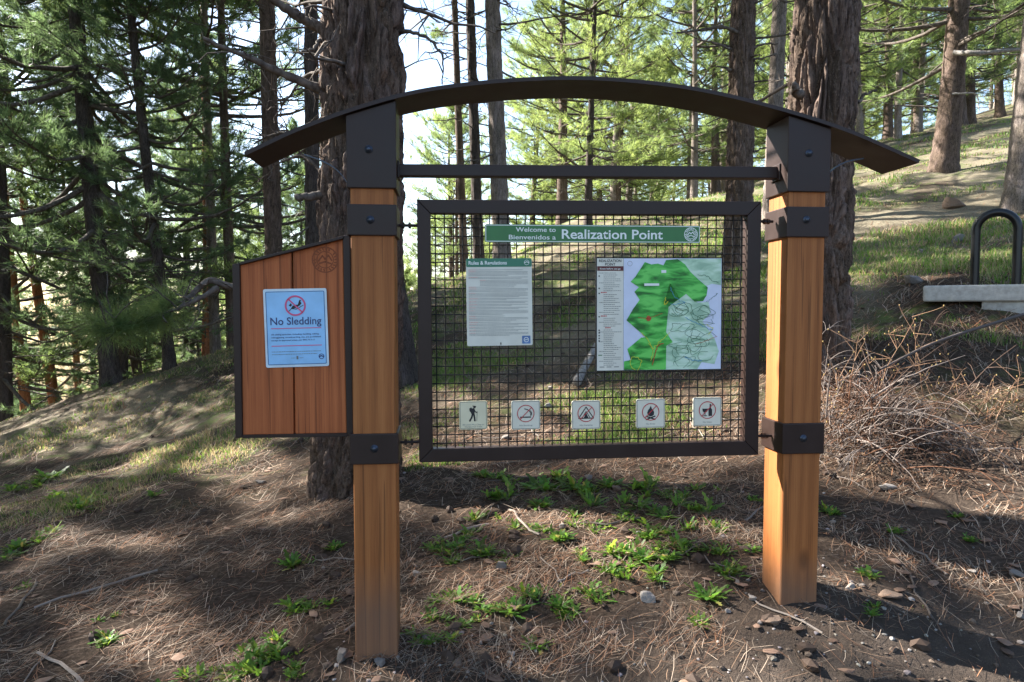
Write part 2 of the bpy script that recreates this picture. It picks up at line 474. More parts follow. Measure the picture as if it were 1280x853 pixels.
def make_ground():
    n = 420
    u = np.linspace(-1, 1, n)
    gx = np.sinh(u * 4.3) / np.sinh(4.3) * 110
    gy = np.sinh(u * 4.3) / np.sinh(4.3) * 110 + 3.2
    X, Y = np.meshgrid(gx, gy)
    xy = np.column_stack([X.ravel(), Y.ravel()])
    Z = height(xy)
    i = np.arange(n - 1); I, J = np.meshgrid(i, i)
    a = (J * n + I).ravel()
    F = np.stack([a, a + 1, a + n + 1, a + n], -1)
    # what lies on it: red = bare dirt, green = dry grass, blue = green grass
    p = np.column_stack([xy, np.zeros(len(xy))])
    nz = fbm(p * 1.1, 4, 31)
    x, y = xy[:, 0], xy[:, 1]
    trod = np.clip((2.35 + 0.16 * x + 0.9 * (nz - 0.5) - y) * 2.2, 0, 1)
    trod = np.maximum(trod, np.clip((x - 1.2) * 0.7, 0, 1) * np.clip((3.6 - y) * 1.5, 0, 1) * np.clip(nz * 2.4 - 0.4, 0, 1))
    path = np.clip(1 - np.abs(y - (10.3 - 0.03 * x)) / 0.9, 0, 1) * np.clip((x - 3.5) * 0.6, 0, 1)
    trod = np.maximum(trod, np.clip(path * 1.6 * (0.5 + nz), 0, 1))
    trod = np.where(path > 0.02, 0, trod)
    dist = np.hypot(x, y)
    dry = np.clip((dist - 5.0) / 3.0, 0, 1) * np.clip((nz - 0.30) * 3.4, 0, 1)
    dry = np.where(x < -1, dry * 0.75, dry)
    dry = np.where((x < -3) & (y > 11.5), dry * 0.2, dry)
    dry = np.maximum(dry, np.clip(path * 1.8, 0, 1))
    gr = np.clip((dist - 4.2) / 2.0, 0, 1) * (1 - np.clip(path * 2.5, 0, 1))
    return np_mesh('ground', np.column_stack([xy, Z]), F, True, np.column_stack([trod, dry * (1 - trod), gr * (1 - trod)]))
ground = tag(link('ground', make_ground(), M['ground']), 'sloping forest floor of needle litter, bare soil and dry grass', None, None, 'structure')

# ---------------------------------------------------------------- the kiosk
YAW = R(5.5)
_o = at(466, 600, 2.17)
KX, KY = _o.x, _o.y
KU = Vector((math.cos(YAW), math.sin(YAW), 0)); KV = Vector((-math.sin(YAW), math.cos(YAW), 0))
KZ = gz(KX, KY + 0.07)
def K(px, py, v=0.0):
    """sight line met with the kiosk plane at depth v: (u, z) in kiosk coordinates"""
    d = ray(px, py); o = Vector((0, 0, EYE)); q = Vector((KX, KY, 0)) + KV * v
    s = (q - o).dot(KV) / d.dot(KV)
    p = o + d * s
    return ((p - Vector((KX, KY, 0))).dot(KU), p.z - KZ)
kiosk = empty('trail_kiosk', (KX, KY, KZ), (0, 0, YAW))
tag(kiosk, 'timber trailhead kiosk with two cedar posts, dark steel frame and arched roof', 'kiosk')

uL0 = K(440.5, 500)[0]; uL1 = K(494.5, 500)[0]
uR0 = K(980.5, 500)[0]; uR1 = K(1026.5, 500)[0]
PD = 0.140
def post(u0, u1, zb, zt):
    bm = box_bm(u0, u1, 0, PD, zb, zt, 0.006, 3)
    return link('post', bm_mesh('post', bm, False), M['post'], kiosk)
roof_top = [(305, 190), (335, 176), (370, 160), (432, 137), (500, 117), (560, 106), (640, 98), (730, 95.5), (820, 102), (900, 115), (990, 138), (1060, 161), (1105, 180), (1150, 200)]
RV0, RV1 = -0.022, 0.172
prof = spline([K(px, py, RV0) for px, py in roof_top], 90)
def roof_z(u): return float(np.interp(u, prof[:, 0], prof[:, 1])) - 0.012
zcapL = K(466, 236)[1]; zcapR = K(1005, 240.5)[1]
postL = post(uL0, uL1, -0.25, zcapL + 0.05); postR = post(uR0, uR1, gz(*(Vector((KX, KY, 0)) + KU * (uR0 + .07)).xy) - KZ - 0.25, zcapR + 0.05)
# roof: one bent plate with turned-down lips
bm = bmesh.new()
sec = [(RV0, 0), (RV1, 0), (RV1, -0.012), (RV0, -0.012)]
rings = []
for k in range(len(prof)):
    tng = prof[min(k + 1, len(prof) - 1)] - prof[max(k - 1, 0)]; tng /= np.linalg.norm(tng); nrm = np.array([-tng[1], tng[0]])
    rings.append([bm.verts.new((prof[k, 0] + nrm[0] * dz, v, prof[k, 1] + nrm[1] * dz)) for v, dz in sec])
for a, b in zip(rings[:-1], rings[1:]):
    for j in range(4): bm.faces.new((a[j], b[j], b[(j + 1) % 4], a[(j + 1) % 4]))
bm.faces.new(rings[0]); bm.faces.new(rings[-1][::-1])
bmesh.ops.recalc_face_normals(bm, faces=bm.faces)
roof = link('roof', bm_mesh('roof', bm), M['steel'], kiosk)
M['roof_edge'] = M['steel']
# steel caps
E = 0.009
for u0, u1, zc, pst in ((uL0, uL1, zcapL, postL), (uR0, uR1, zcapR, postR)):
    c8 = []
    for u in (u0 - E, u1 + E):
        for v in (-E, PD + E):
            for top in (0, 1): c8.append((u, v, roof_z(u) - 0.002 if top else zc))
    link('cap', bm_mesh('cap', hexa_bm(c8, 0.003)), M['steel'], kiosk)
def bolt(u, v, z, r=0.0085):
    a = Acc()
    th = np.linspace(0, 2 * np.pi, 12, endpoint=False)
    rr = [1.5 * r, 1.5 * r, r, r * 0.95, r * 0.5, 0.01 * r]; dd = [0, -0.002, -0.002, -0.006, -0.0085, -0.009]
    V = np.array([[q * math.cos(t_), d_, q * math.sin(t_)] for q, d_ in zip(rr, dd) for t_ in th])
    F = [[i * 12 + j, i * 12 + (j + 1) % 12, (i + 1) * 12 + (j + 1) % 12, (i + 1) * 12 + j] for i in range(5) for j in range(12)]
    a.add(V, np.array(F))
    return link('bolt', a.mesh('bolt'), M['bolt'], kiosk, (u, v, z))
def sleeve(px, y0, y1, u0, u1, by):
    z1 = K(px, y0)[1]; z0 = K(px, y1)[1]
    link('bracket', bm_mesh('bracket', box_bm(u0 - E, u1 + E, -E, PD + E, z0, z1, 0.003)), M['steel'], kiosk)
    u, z = K(*by, -E); bolt(u, -E, z)
    return z0, z1
sleeve(464, 256, 295, uL0, uL1, (463, 275)); sleeve(468, 542, 580, uL0, uL1, (468, 561))
sleeve(1005, 259, 297, uR0, uR1, (1008, 275)); sleeve(1000, 529, 567, uR0, uR1, (1004, 548))
u, z = K(461, 187, -E); bolt(u, -E, z); u, z = K(1011, 192, -E); bolt(u, -E, z)
# cross bar
v0, v1 = 0.050, 0.090
zl1 = K(497, 205, v0)[1]; zl0 = K(497, 220, v0)[1]; zr1 = K(972, 208.5, v0)[1]; zr0 = K(972, 223, v0)[1]
link('crossbar', bm_mesh('crossbar', hexa_bm([(uL1 + E, v0, zl0), (uL1 + E, v0, zl1), (uL1 + E, v1, zl0), (uL1 + E, v1, zl1), (uR0 - E, v0, zr0), (uR0 - E, v0, zr1), (uR0 - E, v1, zr0), (uR0 - E, v1, zr1)], 0.003)), M['steel'], kiosk)
for u, s, za, zb in ((uL1 + E, 1, zl0, zl1), (uR0 - E, -1, zr0, zr1)):
    link('end_plate', bm_mesh('end_plate', box_bm(min(u, u + s * 0.006), max(u, u + s * 0.006), v0 - 0.012, v1 + 0.012, za - 0.008, zb + 0.008, 0.002)), M['steel'], kiosk)
# thin curved straps from the caps to the overhangs
def strap(pts):
    q = spline([K(px, py, 0.05) for px, py in pts], 14)
    bm = bmesh.new(); w = 0.016; rows = []
    for u, z in q: rows.append([bm.verts.new((u, v, z + dz)) for v, dz in ((0.05, 0), (0.05 + w, 0), (0.05 + w, 0.004), (0.05, 0.004))])
    for a, b in zip(rows[:-1], rows[1:]):
        for j in range(4): bm.faces.new((a[j], b[j], b[(j + 1) % 4], a[(j + 1) % 4]))
    bm.faces.new(rows[0]); bm.faces.new(rows[-1][::-1]); bmesh.ops.recalc_face_normals(bm, faces=bm.faces)
    link('strap', bm_mesh('strap', bm, False), M['bolt'], kiosk)
strap([(438, 238), (429, 222), (417, 210), (400, 201), (380, 194)])
strap([(1036, 217), (1048, 208), (1062, 202), (1080, 199)])

# notice frame with its mesh
FV0, FV1 = 0.048, 0.086
oc = {k: K(*p, FV0) for k, p in dict(tl=(521, 249.5), tr=(952, 252), br=(948, 569), bl=(524, 578.5)).items()}
ic = {k: K(*p, FV0) for k, p in dict(tl=(538, 267), tr=(934.5, 269.5), br=(930.5, 551.5), bl=(541, 561.5)).items()}
frame = empty('notice_frame', (0, 0, 0), None, kiosk)
def bar(a, b, c, d):
    c8 = [(a[0], FV0, a[1]), (b[0], FV0, b[1]), (a[0], FV1, a[1]), (b[0], FV1, b[1]), (d[0], FV0, d[1]), (c[0], FV0, c[1]), (d[0], FV1, d[1]), (c[0], FV1, c[1])]
    link('frame_bar', bm_mesh('frame_bar', hexa_bm(c8, 0.0025)), M['steel'], frame)
def lerp2(a, b, f): return (a[0] + (b[0] - a[0]) * f, a[1] + (b[1] - a[1]) * f)
bar(ic['tl'], oc['tl'], oc['tr'], ic['tr'])
bar(oc['bl'], ic['bl'], ic['br'], oc['br'])
eps = 0.0012
def dn(p, d): return (p[0], p[1] + d)
bar(dn(oc['bl'], eps), dn(oc['tl'], -eps), dn(ic['tl'], -eps), dn(ic['bl'], eps))
bar(dn(ic['br'], eps), dn(ic['tr'], -eps), dn(oc['tr'], -eps), dn(oc['br'], eps))
WV = 0.064
wr = 0.0021
wire_mat = M['wire']
def wire(a, b, v):
    V, F = tube([(a[0], v, a[1]), ((a[0] + b[0]) / 2, v, (a[1] + b[1]) / 2), (b[0], v, b[1])], wr, 6)
    link('wire', np_mesh('wire', V, F), wire_mat, frame)
NW, NH = 36, 27
for i in range(NW):
    f = (i + 0.5) / NW; wire(lerp2(ic['bl'], ic['br'], f), lerp2(ic['tl'], ic['tr'], f), WV)
for i in range(NH):
    f = (i + 0.5) / NH; wire(lerp2(ic['bl'], ic['tl'], f), lerp2(ic['br'], ic['tr'], f), WV + 2 * wr)
# rods that hold the frame
for (xa, xb, y) in ((494, 523, 282), (497, 526, 553), (950, 966, 277), (947, 964, 545)):
    a_, b_ = K(xa, y, 0.07), K(xb, y, 0.07)
    a = Acc(); V, F = tube([(a_[0], 0.07, a_[1]), ((a_[0] + b_[0]) / 2, 0.07, a_[1]), (b_[0], 0.07, a_[1])], 0.005, 8); a.add(V, F)
    for f in (0.35, 0.62):
        m_ = a_[0] + (b_[0] - a_[0]) * f
        V, F = tube([(m_ - 0.004, 0.07, a_[1]), (m_, 0.07, a_[1]), (m_ + 0.004, 0.07, a_[1])], 0.010, 6); a.add(V, F)
    link('mounting_rod', a.mesh('mounting_rod', False), M['steel'], kiosk)

# the side board left of the left post
SV = 0.040
side = empty('side_board', (0, 0, 0), None, kiosk)
def quadbox(name, pts, va, vb, m, bev=0.003):
    """pts: px corners bl, tl, br, tr"""
    (bl, tl, br, tr) = [K(*p, va) for p in pts]
    c8 = [(bl[0], va, bl[1]), (tl[0], va, tl[1]), (bl[0], vb, bl[1]), (tl[0], vb, tl[1]), (br[0], va, br[1]), (tr[0], va, tr[1]), (br[0], vb, br[1]), (tr[0], vb, tr[1])]
    return link(name, bm_mesh(name, hexa_bm(c8, bev)), m, side)
quadbox('frame_bar', [(294, 548), (290, 331), (303, 547.5), (299.5, 328.5)], SV - 0.006, SV + 0.07, M['steel'])
quadbox('frame_bar', [(433.5, 545.5), (428.5, 294.8), (442, 545.5), (438, 293)], SV - 0.006, SV + 0.07, M['steel'])
quadbox('frame_bar', [(300, 331.2), (300, 327.9), (429, 298.5), (429, 294.8)], SV - 0.012, SV + 0.09, M['steel'], 0.001)
quadbox('frame_bar', [(303, 548), (303, 544.3), (434, 546), (434, 542)], SV - 0.008, SV + 0.07, M['steel'], 0.001)
quadbox('plank', [(303.5, 544.3), (300, 331.2), (367.2, 543.4), (364.2, 314.8)], SV + 0.004, SV + 0.040, M['plank'], 0.004)
quadbox('plank', [(369.2, 543.2), (366.2, 314.4), (433.5, 542.2), (428.7, 299)], SV + 0.006, SV + 0.042, M['plank'], 0.004)

# ---------------------------------------------------------------- sign building
def sign_root(name, tl, br, v, parent=None, tilt=None):
    a = K(*tl, v); b = K(*br, v)
    cu, cz = (a[0] + b[0]) / 2, (a[1] + b[1]) / 2
    p = Vector((KX, KY, KZ)) + KU * cu + KV * v + Vector((0, 0, cz))
    o = empty(name, p, (R(90), -(tilt or 0.0), YAW))
    return o, abs(b[0] - a[0]), abs(a[1] - b[1])
def flat(name, polys, m, parent, z=0.0, th=0.0):
    """flat print: filled outlines lying z above the plate"""
    bm = bmesh.new()
    for poly in polys:
        vs = [bm.verts.new((x, y, z)) for x, y in poly]
        try: f = bm.faces.new(vs)
        except ValueError: continue
        if f.normal.z < 0 or sum((poly[i][0] * poly[(i + 1) % len(poly)][1] - poly[(i + 1) % len(poly)][0] * poly[i][1]) for i in range(len(poly))) < 0: f.normal_flip()
    bmesh.ops.triangulate(bm, faces=bm.faces)
    o = link(name, bm_mesh(name, bm), m, parent)
    if len(polys) > 1 and name not in ('border', 'prohibition_ring'): o['kind'] = 'stuff'
    return o
def rrect(w, h, r, cx=0, cy=0, n=5):
    pts = []
    for sx, sy, a0 in ((1, 1, 0), (-1, 1, 90), (-1, -1, 180), (1, -1, 270)):
        for k in range(n + 1):
            a = R(a0 + 90 * k / n); pts.append((cx + sx * (w / 2 - r) + r * math.cos(a), cy + sy * (h / 2 - r) + r * math.sin(a)))
    return pts
def slab(name, w, h, r, th, m, parent, z0=0.0):
    """a thin plate, front at z0+th"""
    bm = bmesh.new(); pts = rrect(w, h, r)
    f0 = [bm.verts.new((x, y, z0)) for x, y in pts]; f1 = [bm.verts.new((x, y, z0 + th)) for x, y in pts]
    bm.faces.new(f0[::-1]); bm.faces.new(f1)
    for i in range(len(pts)): bm.faces.new((f0[i], f0[(i + 1) % len(pts)], f1[(i + 1) % len(pts)], f1[i]))
    return link(name, bm_mesh(name, bm), m, parent)
def frame_poly(w, h, r, t_):
    o = rrect(w, h, r); i = rrect(w - 2 * t_, h - 2 * t_, max(r - t_, 0.0005))
    return [[o[k], o[(k + 1) % len(o)], i[(k + 1) % len(o)], i[k]] for k in range(len(o))]
def ring_poly(cx, cy, r, t_, n=40):
    q = []
    for k in range(n):
        a, b = 2 * math.pi * k / n, 2 * math.pi * (k + 1) / n
        q.append([(cx + r * math.cos(a), cy + r * math.sin(a)), (cx + r * math.cos(b), cy + r * math.sin(b)), (cx + (r - t_) * math.cos(b), cy + (r - t_) * math.sin(b)), (cx + (r - t_) * math.cos(a), cy + (r - t_) * math.sin(a))])
    return q
def stroke(pts, w):
    q = []
    for a, b in zip(pts[:-1], pts[1:]):
        dx, dy = b[0] - a[0], b[1] - a[1]; L = math.hypot(dx, dy) or 1; nx, ny = -dy / L * w / 2, dx / L * w / 2
        ex, ey = dx / L * w * 0.3, dy / L * w * 0.3
        q.append([(a[0] - nx - ex, a[1] - ny - ey), (b[0] - nx + ex, b[1] - ny + ey), (b[0] + nx + ex, b[1] + ny + ey), (a[0] + nx - ex, a[1] + ny - ey)])
    return q
def disc(cx, cy, r, n=20): return [(cx + r * math.cos(2 * math.pi * k / n), cy + r * math.sin(2 * math.pi * k / n)) for k in range(n)]
def text(body, x, y, w, h, m, parent, z, align='LEFT', bold=0.0, name='lettering'):
    """letters fitted into width w (or height h only when w is None), baseline at y"""
    cu = bpy.data.curves.new('lettering', 'FONT'); cu.body = body; cu.size = 1.0; cu.align_x = 'LEFT'; cu.offset = bold; cu.resolution_u = 3
    to = bpy.data.objects.new('lettering_tmp', cu); C.objects.link(to)
    dg = bpy.context.evaluated_depsgraph_get(); dg.update()
    me = bpy.data.meshes.new_from_object(to.evaluated_get(dg))
    bpy.data.objects.remove(to); bpy.data.curves.remove(cu)
    n = len(me.vertices); co = np.zeros(n * 3, dtype=np.float32); me.vertices.foreach_get('co', co); co = co.reshape(-1, 3)
    x0, x1 = co[:, 0].min(), co[:, 0].max()
    capn = 0.69
    sy = h / capn; sx = sy if w is None else w / (x1 - x0)
    co[:, 0] = (co[:, 0] - x0) * sx; co[:, 1] *= sy; co[:, 2] = 0
    W = (x1 - x0) * sx
    co[:, 0] += {'LEFT': 0, 'CENTER': -W / 2, 'RIGHT': -W}[align] + x
    co[:, 1] += y; co[:, 2] = z
    me.vertices.foreach_set('co', co.ravel()); me.update(); me.materials.clear(); me.name = name
    return link(name, me, m, parent)
def dashes(x0, x1, y, h, seed, fill=0.93):
    """a line of print too small to read"""
    r_ = random.Random(seed); q = []; x = x0; end = x0 + (x1 - x0) * fill
    while x < end:
        w = min(r_.uniform(0.0022, 0.0075), end - x); q.append([(x, y), (x + w, y), (x + w, y + h), (x, y + h)]); x += w + 0.0012
    return q
def emblem(cx, cy, r, m, parent, z):
    q = ring_poly(cx, cy, r, r * 0.09, 28) + ring_poly(cx, cy, r * 0.66, r * 0.07, 24)
    for k in range(22):
        a = 2 * math.pi * k / 22
        if k % 7 == 3: continue
        q += stroke([(cx + r * .73 * math.cos(a), cy + r * .73 * math.sin(a)), (cx + r * .86 * math.cos(a + 0.06), cy + r * .86 * math.sin(a + 0.06))], r * 0.1)
    q += stroke([(cx - r * .5, cy - r * .1), (cx - r * .2, cy + r * .3), (cx, cy + r * .05), (cx + r * .25, cy + r * .35), (cx + r * .5, cy - r * .05)], r * 0.12)
    q += stroke([(cx - r * .45, cy - r * .28), (cx, cy - r * .15), (cx + r * .45, cy - r * .3)], r * 0.12)
    return flat('emblem', q, m, parent, z)
PV = 0.055      # where the signs' backs sit, just ahead of the wires
Zp = 0.0006

# welcome board
s, w, h = sign_root('welcome_sign', (606, 280), (874.5, 305), PV, tilt=0.004)
tag(s, 'long green sign reading Welcome to Realization Point across the mesh top', 'sign')
px_ = w / 268.5
slab('plate', w, h, 0.006, 0.004, M['sign_green'], s)
flat('border', frame_poly(w - 0.004, h - 0.004, 0.005, 0.0022), M['white_ink'], s, 0.004 + Zp)
def sx(x): return (x - 740.2) * px_
text('Welcome to', sx(692.5), 0.0055, 49 * px_, 0.0145, M['white_ink'], s, 0.004 + Zp, 'RIGHT', 0.008)
text('Bienvenidos a', sx(692.5), -0.0195, 57.5 * px_, 0.0145, M['white_ink'], s, 0.004 + Zp, 'RIGHT', 0.008)
text('Realization Point', sx(700), -0.0165, 126.5 * px_, 0.0305, M['white_ink'], s, 0.004 + Zp, 'LEFT', 0.014)
emblem(sx(862.5), 0, 0.0235, M['white_ink'], s, 0.004 + Zp)

# rules board
s, w, h = sign_root('rules_sign', (583, 323), (665, 432), PV, tilt=0.012)
tag(s, 'white Rules and Regulations notice with green header on the mesh', 'sign')
slab('plate', w, h, 0.005, 0.003, M['paper'], s)
px_ = w / 82.0
hd = rrect(w - 0.001, 10.5 * px_, 0.004, 0, h / 2 - 5.3 * px_)
flat('header', [hd], M['header_green'], s, 0.003 + Zp)
text('Rules & Regulations', -w / 2 + 3.2 * px_, h / 2 - 7.6 * px_, 47.5 * px_, 0.0115, M['white_ink'], s, 0.003 + 2 * Zp, 'LEFT', 0.02)
q = ring_poly(w / 2 - 6.5 * px_, h / 2 - 5.3 * px_, 0.0085, 0.0012, 20) + stroke([(w / 2 - 9 * px_, h / 2 - 5.6 * px_), (w / 2 - 6.5 * px_, h / 2 - 4.4 * px_), (w / 2 - 4 * px_, h / 2 - 5.4 * px_)], 0.0022)
flat('emblem', q, M['white_ink'], s, 0.003 + 2 * Zp)
qb, qr = [], []
y = h / 2 - 14.5 * px_; k = 0
for para in (1, 4, 2, 5, 1, 3, 4, 2, 2, 2, 2, 4, 1, 3, 1, 2, 2, 2, 3):
    for ln in range(para):
        fill = 0.55 + 0.4 * random.Random(k).random() if ln == para - 1 else 0.97
        x0 = -w / 2 + 3 * px_
        if para == 5: x0 += (14 * px_)
        d_ = dashes(x0, w / 2 - 3 * px_, y, 0.0013, k, fill)
        if ln == 0: qr += d_[:4]; d_ = d_[4:]
        qb += d_; y -= 1.56 * px_; k += 1
    y -= 0.62 * px_
flat('print', [p for p in qb if p[0][1] > -h / 2 + 4 * px_], M['grey_print'], s, 0.003 + Zp); flat('red_print', [p for p in qr if p[0][1] > -h / 2 + 4 * px_], M['red'], s, 0.003 + 1.2 * Zp)
flat('badge', [rrect(10.5 * px_, 10 * px_, 0.002, w / 2 - 8 * px_, -h / 2 + 7 * px_)], M['qr_blue'], s, 0.003 + 2 * Zp)
flat('badge_print', ring_poly(w / 2 - 8 * px_, -h / 2 + 7 * px_, 3.2 * px_, 0.7 * px_, 18) + stroke([(w / 2 - 10 * px_, -h / 2 + 6.5 * px_), (w / 2 - 6 * px_, -h / 2 + 7.6 * px_)], 0.002), M['white_ink'], s, 0.003 + 3 * Zp)
flat('mark', [rrect(1.3 * px_, 2.8 * px_, 0.0005, 1 * px_, -h / 2 + 2.6 * px_)], M['black'], s, 0.003 + 2 * Zp)

# map board
s, w, h = sign_root('map_board', (745, 321.5), (901, 462.8), PV, tilt=0.006)
tag(s, 'large trail map board with green park area and white legend strip', 'map')
slab('backing', w, h, 0.006, 0.003, M['wire'], s)
px_ = w / 156.0
zw = 3.708
W2, H2 = 572.0, 515.0
def mp(x, y): return ((x - 98) / W2 * (w - 2.4 * px_) - w / 2 + 1.2 * px_, h / 2 - 1.2 * px_ - (y - 268) / H2 * (h - 2.4 * px_))
flat('legend', [[mp(98, 783), mp(218, 783), mp(218, 268), mp(98, 268)]], M['paper'], s, 0.003 + Zp)
flat('map_sheet', [[mp(219, 783), mp(670, 783), mp(670, 268), mp(219, 268)]], M['map_base'], s, 0.003 + Zp)
pale1 = [(425, 492), (415, 610), (440, 640), (415, 672), (415, 782), (560, 782), (580, 750), (640, 760), (660, 700), (640, 640), (612, 600), (582, 560), (620, 520), (610, 470), (560, 472), (500, 432), (478, 452), (455, 420), (430, 382), (414, 440), (402, 470)]
pale2 = [(470, 270), (668, 270), (668, 392), (625, 385), (600, 395), (525, 330)]
flat('map_pale_area', [[mp(*p) for p in pale1], [mp(*p) for p in pale2]], M['map_pale'], s, 0.003 + 2 * Zp)
green = [(250, 375), (272, 352), (315, 285), (345, 296), (375, 292), (400, 300), (412, 276), (466, 271), (500, 296), (526, 332), (570, 372), (606, 402), (600, 440), (584, 466), (545, 468), (505, 432), (478, 452), (455, 420), (430, 380), (414, 440), (400, 470), (425, 490), (414, 608), (445, 655), (415, 672), (414, 782), (221, 782), (221, 742), (252, 735), (236, 685), (300, 632), (322, 632), (232, 552), (262, 500), (292, 458), (268, 422), (288, 400)]
flat('map_green_area', [[mp(*p) for p in green]], M['map_green'], s, 0.003 + 3 * Zp)
def trail(pts, wd, jit, seed):
    r_ = random.Random(seed); q = spline(pts, max(24, len(pts) * 5))
    q = [(x + r_.uniform(-jit, jit), y + r_.uniform(-jit, jit)) for x, y in q]
    return stroke([mp(*p) for p in q], wd)
qd = []
r_ = random.Random(5)
for k in range(26):
    cx, cy = r_.uniform(440, 620), r_.uniform(480, 760)
    if cy > 640: cx = min(cx, 600)
    n_ = r_.randint(4, 7); a0 = r_.uniform(0, 6.3)
    pts = [(cx + r_.uniform(18, 60) * math.cos(a0 + 6.3 * j / n_), cy + r_.uniform(12, 36) * math.sin(a0 + 6.3 * j / n_)) for j in range(n_)]
    pts = [(min(max(x, 425), 660), min(max(y, 470), 775)) for x, y in pts]
    qd += trail(pts, 0.0011, 0.9, k)
qd += trail([(560, 345), (600, 350), (625, 370), (655, 380)], 0.0012, 3, 90) + trail([(600, 470), (640, 440), (650, 430)], 0.001, 3, 91)
flat('map_trails', qd, M['map_dark'], s, 0.003 + 4 * Zp)
qy = trail([(285, 782), (300, 740), (262, 722), (250, 760), (270, 782)], 0.0016, 3, 1) + trail([(330, 640), (350, 680), (372, 668), (395, 640), (430, 610)], 0.0016, 4, 2) + trail([(345, 740), (352, 690), (332, 660)], 0.0014, 3, 3) + trail([(412, 450), (405, 480), (420, 470)], 0.0022, 3, 4) + trail([(600, 575), (630, 595), (610, 620)], 0.0014, 3, 7) + trail([(300, 610), (330, 640)], 0.0014, 2, 8)
flat('map_yellow_trails', qy, M['map_yellow'], s, 0.003 + 5 * Zp)
qbl = trail([(432, 400), (442, 430), (470, 460), (500, 470), (460, 480), (430, 480)], 0.0014, 3, 5) + trail([(500, 540), (560, 570), (600, 590), (630, 600)], 0.0016, 3, 6) + trail([(500, 725), (540, 740), (580, 745)], 0.002, 3, 61)
flat('map_blue_trails', qbl, M['map_blue'], s, 0.003 + 5.5 * Zp)
qrd = trail([(285, 540), (330, 543), (395, 522)], 0.0016, 1.5, 9) + trail([(350, 760), (362, 710), (376, 672), (400, 660)], 0.0028, 2, 10) + trail([(550, 665), (600, 650), (650, 630)], 0.0012, 2, 12) + [[mp(*p) for p in [(320, 545), (328, 530), (338, 534), (346, 545), (338, 556), (326, 556)]]]
flat('map_roads', qrd, M['map_red'], s, 0.003 + 6 * Zp)
flat('map_label', [[mp(312, 394), mp(380, 394), mp(380, 383), mp(312, 383)], [mp(390, 335), mp(412, 335), mp(412, 322), mp(390, 322)]], M['white_ink'], s, 0.003 + 6.5 * Zp)
flat('compass', ring_poly(*mp(247, 292), 0.0085, 0.001, 18), M['grey_print'], s, 0.003 + 2.5 * Zp)
zt = 0.003 + 2 * Zp
c_ = mp(158, 285); text('REALIZATION', c_[0], c_[1], 27 * px_, 0.0085, M['black'], s, zt, 'CENTER', 0.02)
c_ = mp(158, 301); text('POINT', c_[0], c_[1], 12.5 * px_, 0.0085, M['black'], s, zt, 'CENTER', 0.02)
flat('legend_band', [[mp(99, 325), mp(218, 325), mp(218, 304), mp(99, 304)]], M['maroon'], s, zt)
c_ = mp(158, 319); text('Know before you go', c_[0], c_[1], 25 * px_, 0.0055, M['white_ink'], s, zt + Zp, 'CENTER', 0.01)
qb, qr = [], []
for k, yy in enumerate(range(336, 765, 9)):
    if yy in (345, 354): pass
    x0 = 128 if k % 5 else 108
    if 346 < yy < 352 or 400 < yy < 408 or 424 < yy < 433 or 530 < yy < 538 or 582 < yy < 590:
        a_, b_ = mp(116 if yy < 580 else 135, yy); qr += dashes(a_, a_ + 0.02, b_, 0.0034, k + 300, 1.0)
    else:
        a_, b_ = mp(x0, yy); e_, _ = mp(212, yy); qb += dashes(a_, e_, b_, 0.0014, k + 200, r_.uniform(0.45, 0.98))
for yy in (349, 405, 428, 535, 597, 609, 622, 634, 646):
    a_, b_ = mp(108, yy); qb.append([(a_ - .0022, b_ - .0022), (a_ + .0022, b_ - .0022), (a_ + .0022, b_ + .0022), (a_ - .0022, b_ + .0022)])
for xx in (110, 142, 176):
    a_, b_ = mp(xx, 768); e_, _ = mp(xx + 22, 768); qb.append([(a_, b_), (e_, b_), (e_, b_ + 0.002), (a_, b_ + 0.002)])
flat('legend_print', qb, M['black'], s, zt); flat('legend_red_print', qr, M['red'], s, zt)
a_, b_ = mp(104, 714); e_, _ = mp(122, 714); flat('legend_green_key', [[(a_, b_), (e_, b_), (e_, b_ + .003), (a_, b_ + .003)]], M['sign_green'], s, zt)

# pictogram plates
def picto(tl, br, plate_m, label, caption, draw, slash=True):
    s, w, h = sign_root('pictogram_sign', tl, br, PV, tilt=0.01)
    tag(s, label, 'sign', 'square rule plates along the bottom of the mesh')
    slab('plate', w, h, 0.007, 0.003, plate_m, s)
    flat('face', [rrect(w - 0.006, h - 0.006, 0.004)], plate_m, s, 0.003 + Zp)
    flat('border', frame_poly(w - 0.005, h - 0.005, 0.005, 0.0011), M['black'], s, 0.003 + 2 * Zp)
    k = w / 36.0     # one unit
    polys = draw(k)
    flat('pictogram', polys, M['black'], s, 0.003 + 2 * Zp)
    if slash:
        cy = 2 * k
        flat('prohibition_ring', ring_poly(0, cy, 10.8 * k, 1.0 * k) + stroke([(-7.2 * k, cy - 7.2 * k), (7.2 * k, cy + 7.2 * k)], 1.0 * k), M['red'], s, 0.003 + 3 * Zp)
    for j, line in enumerate(caption):
        text(line, 0, -13.6 * k - j * 2.6 * k + (0.6 * k if len(caption) > 1 else 0), (28 if len(caption) > 1 and j == 0 else 22 if len(caption) > 1 else 16 if len(line) > 8 else 11) * k, 1.75 * k, M['grey_print'], s, 0.003 + 2 * Zp, 'CENTER', 0.0)
def S(k, pts, dx=0, dy=0): return [((x + dx) * k, (y + dy) * k) for x, y in pts]
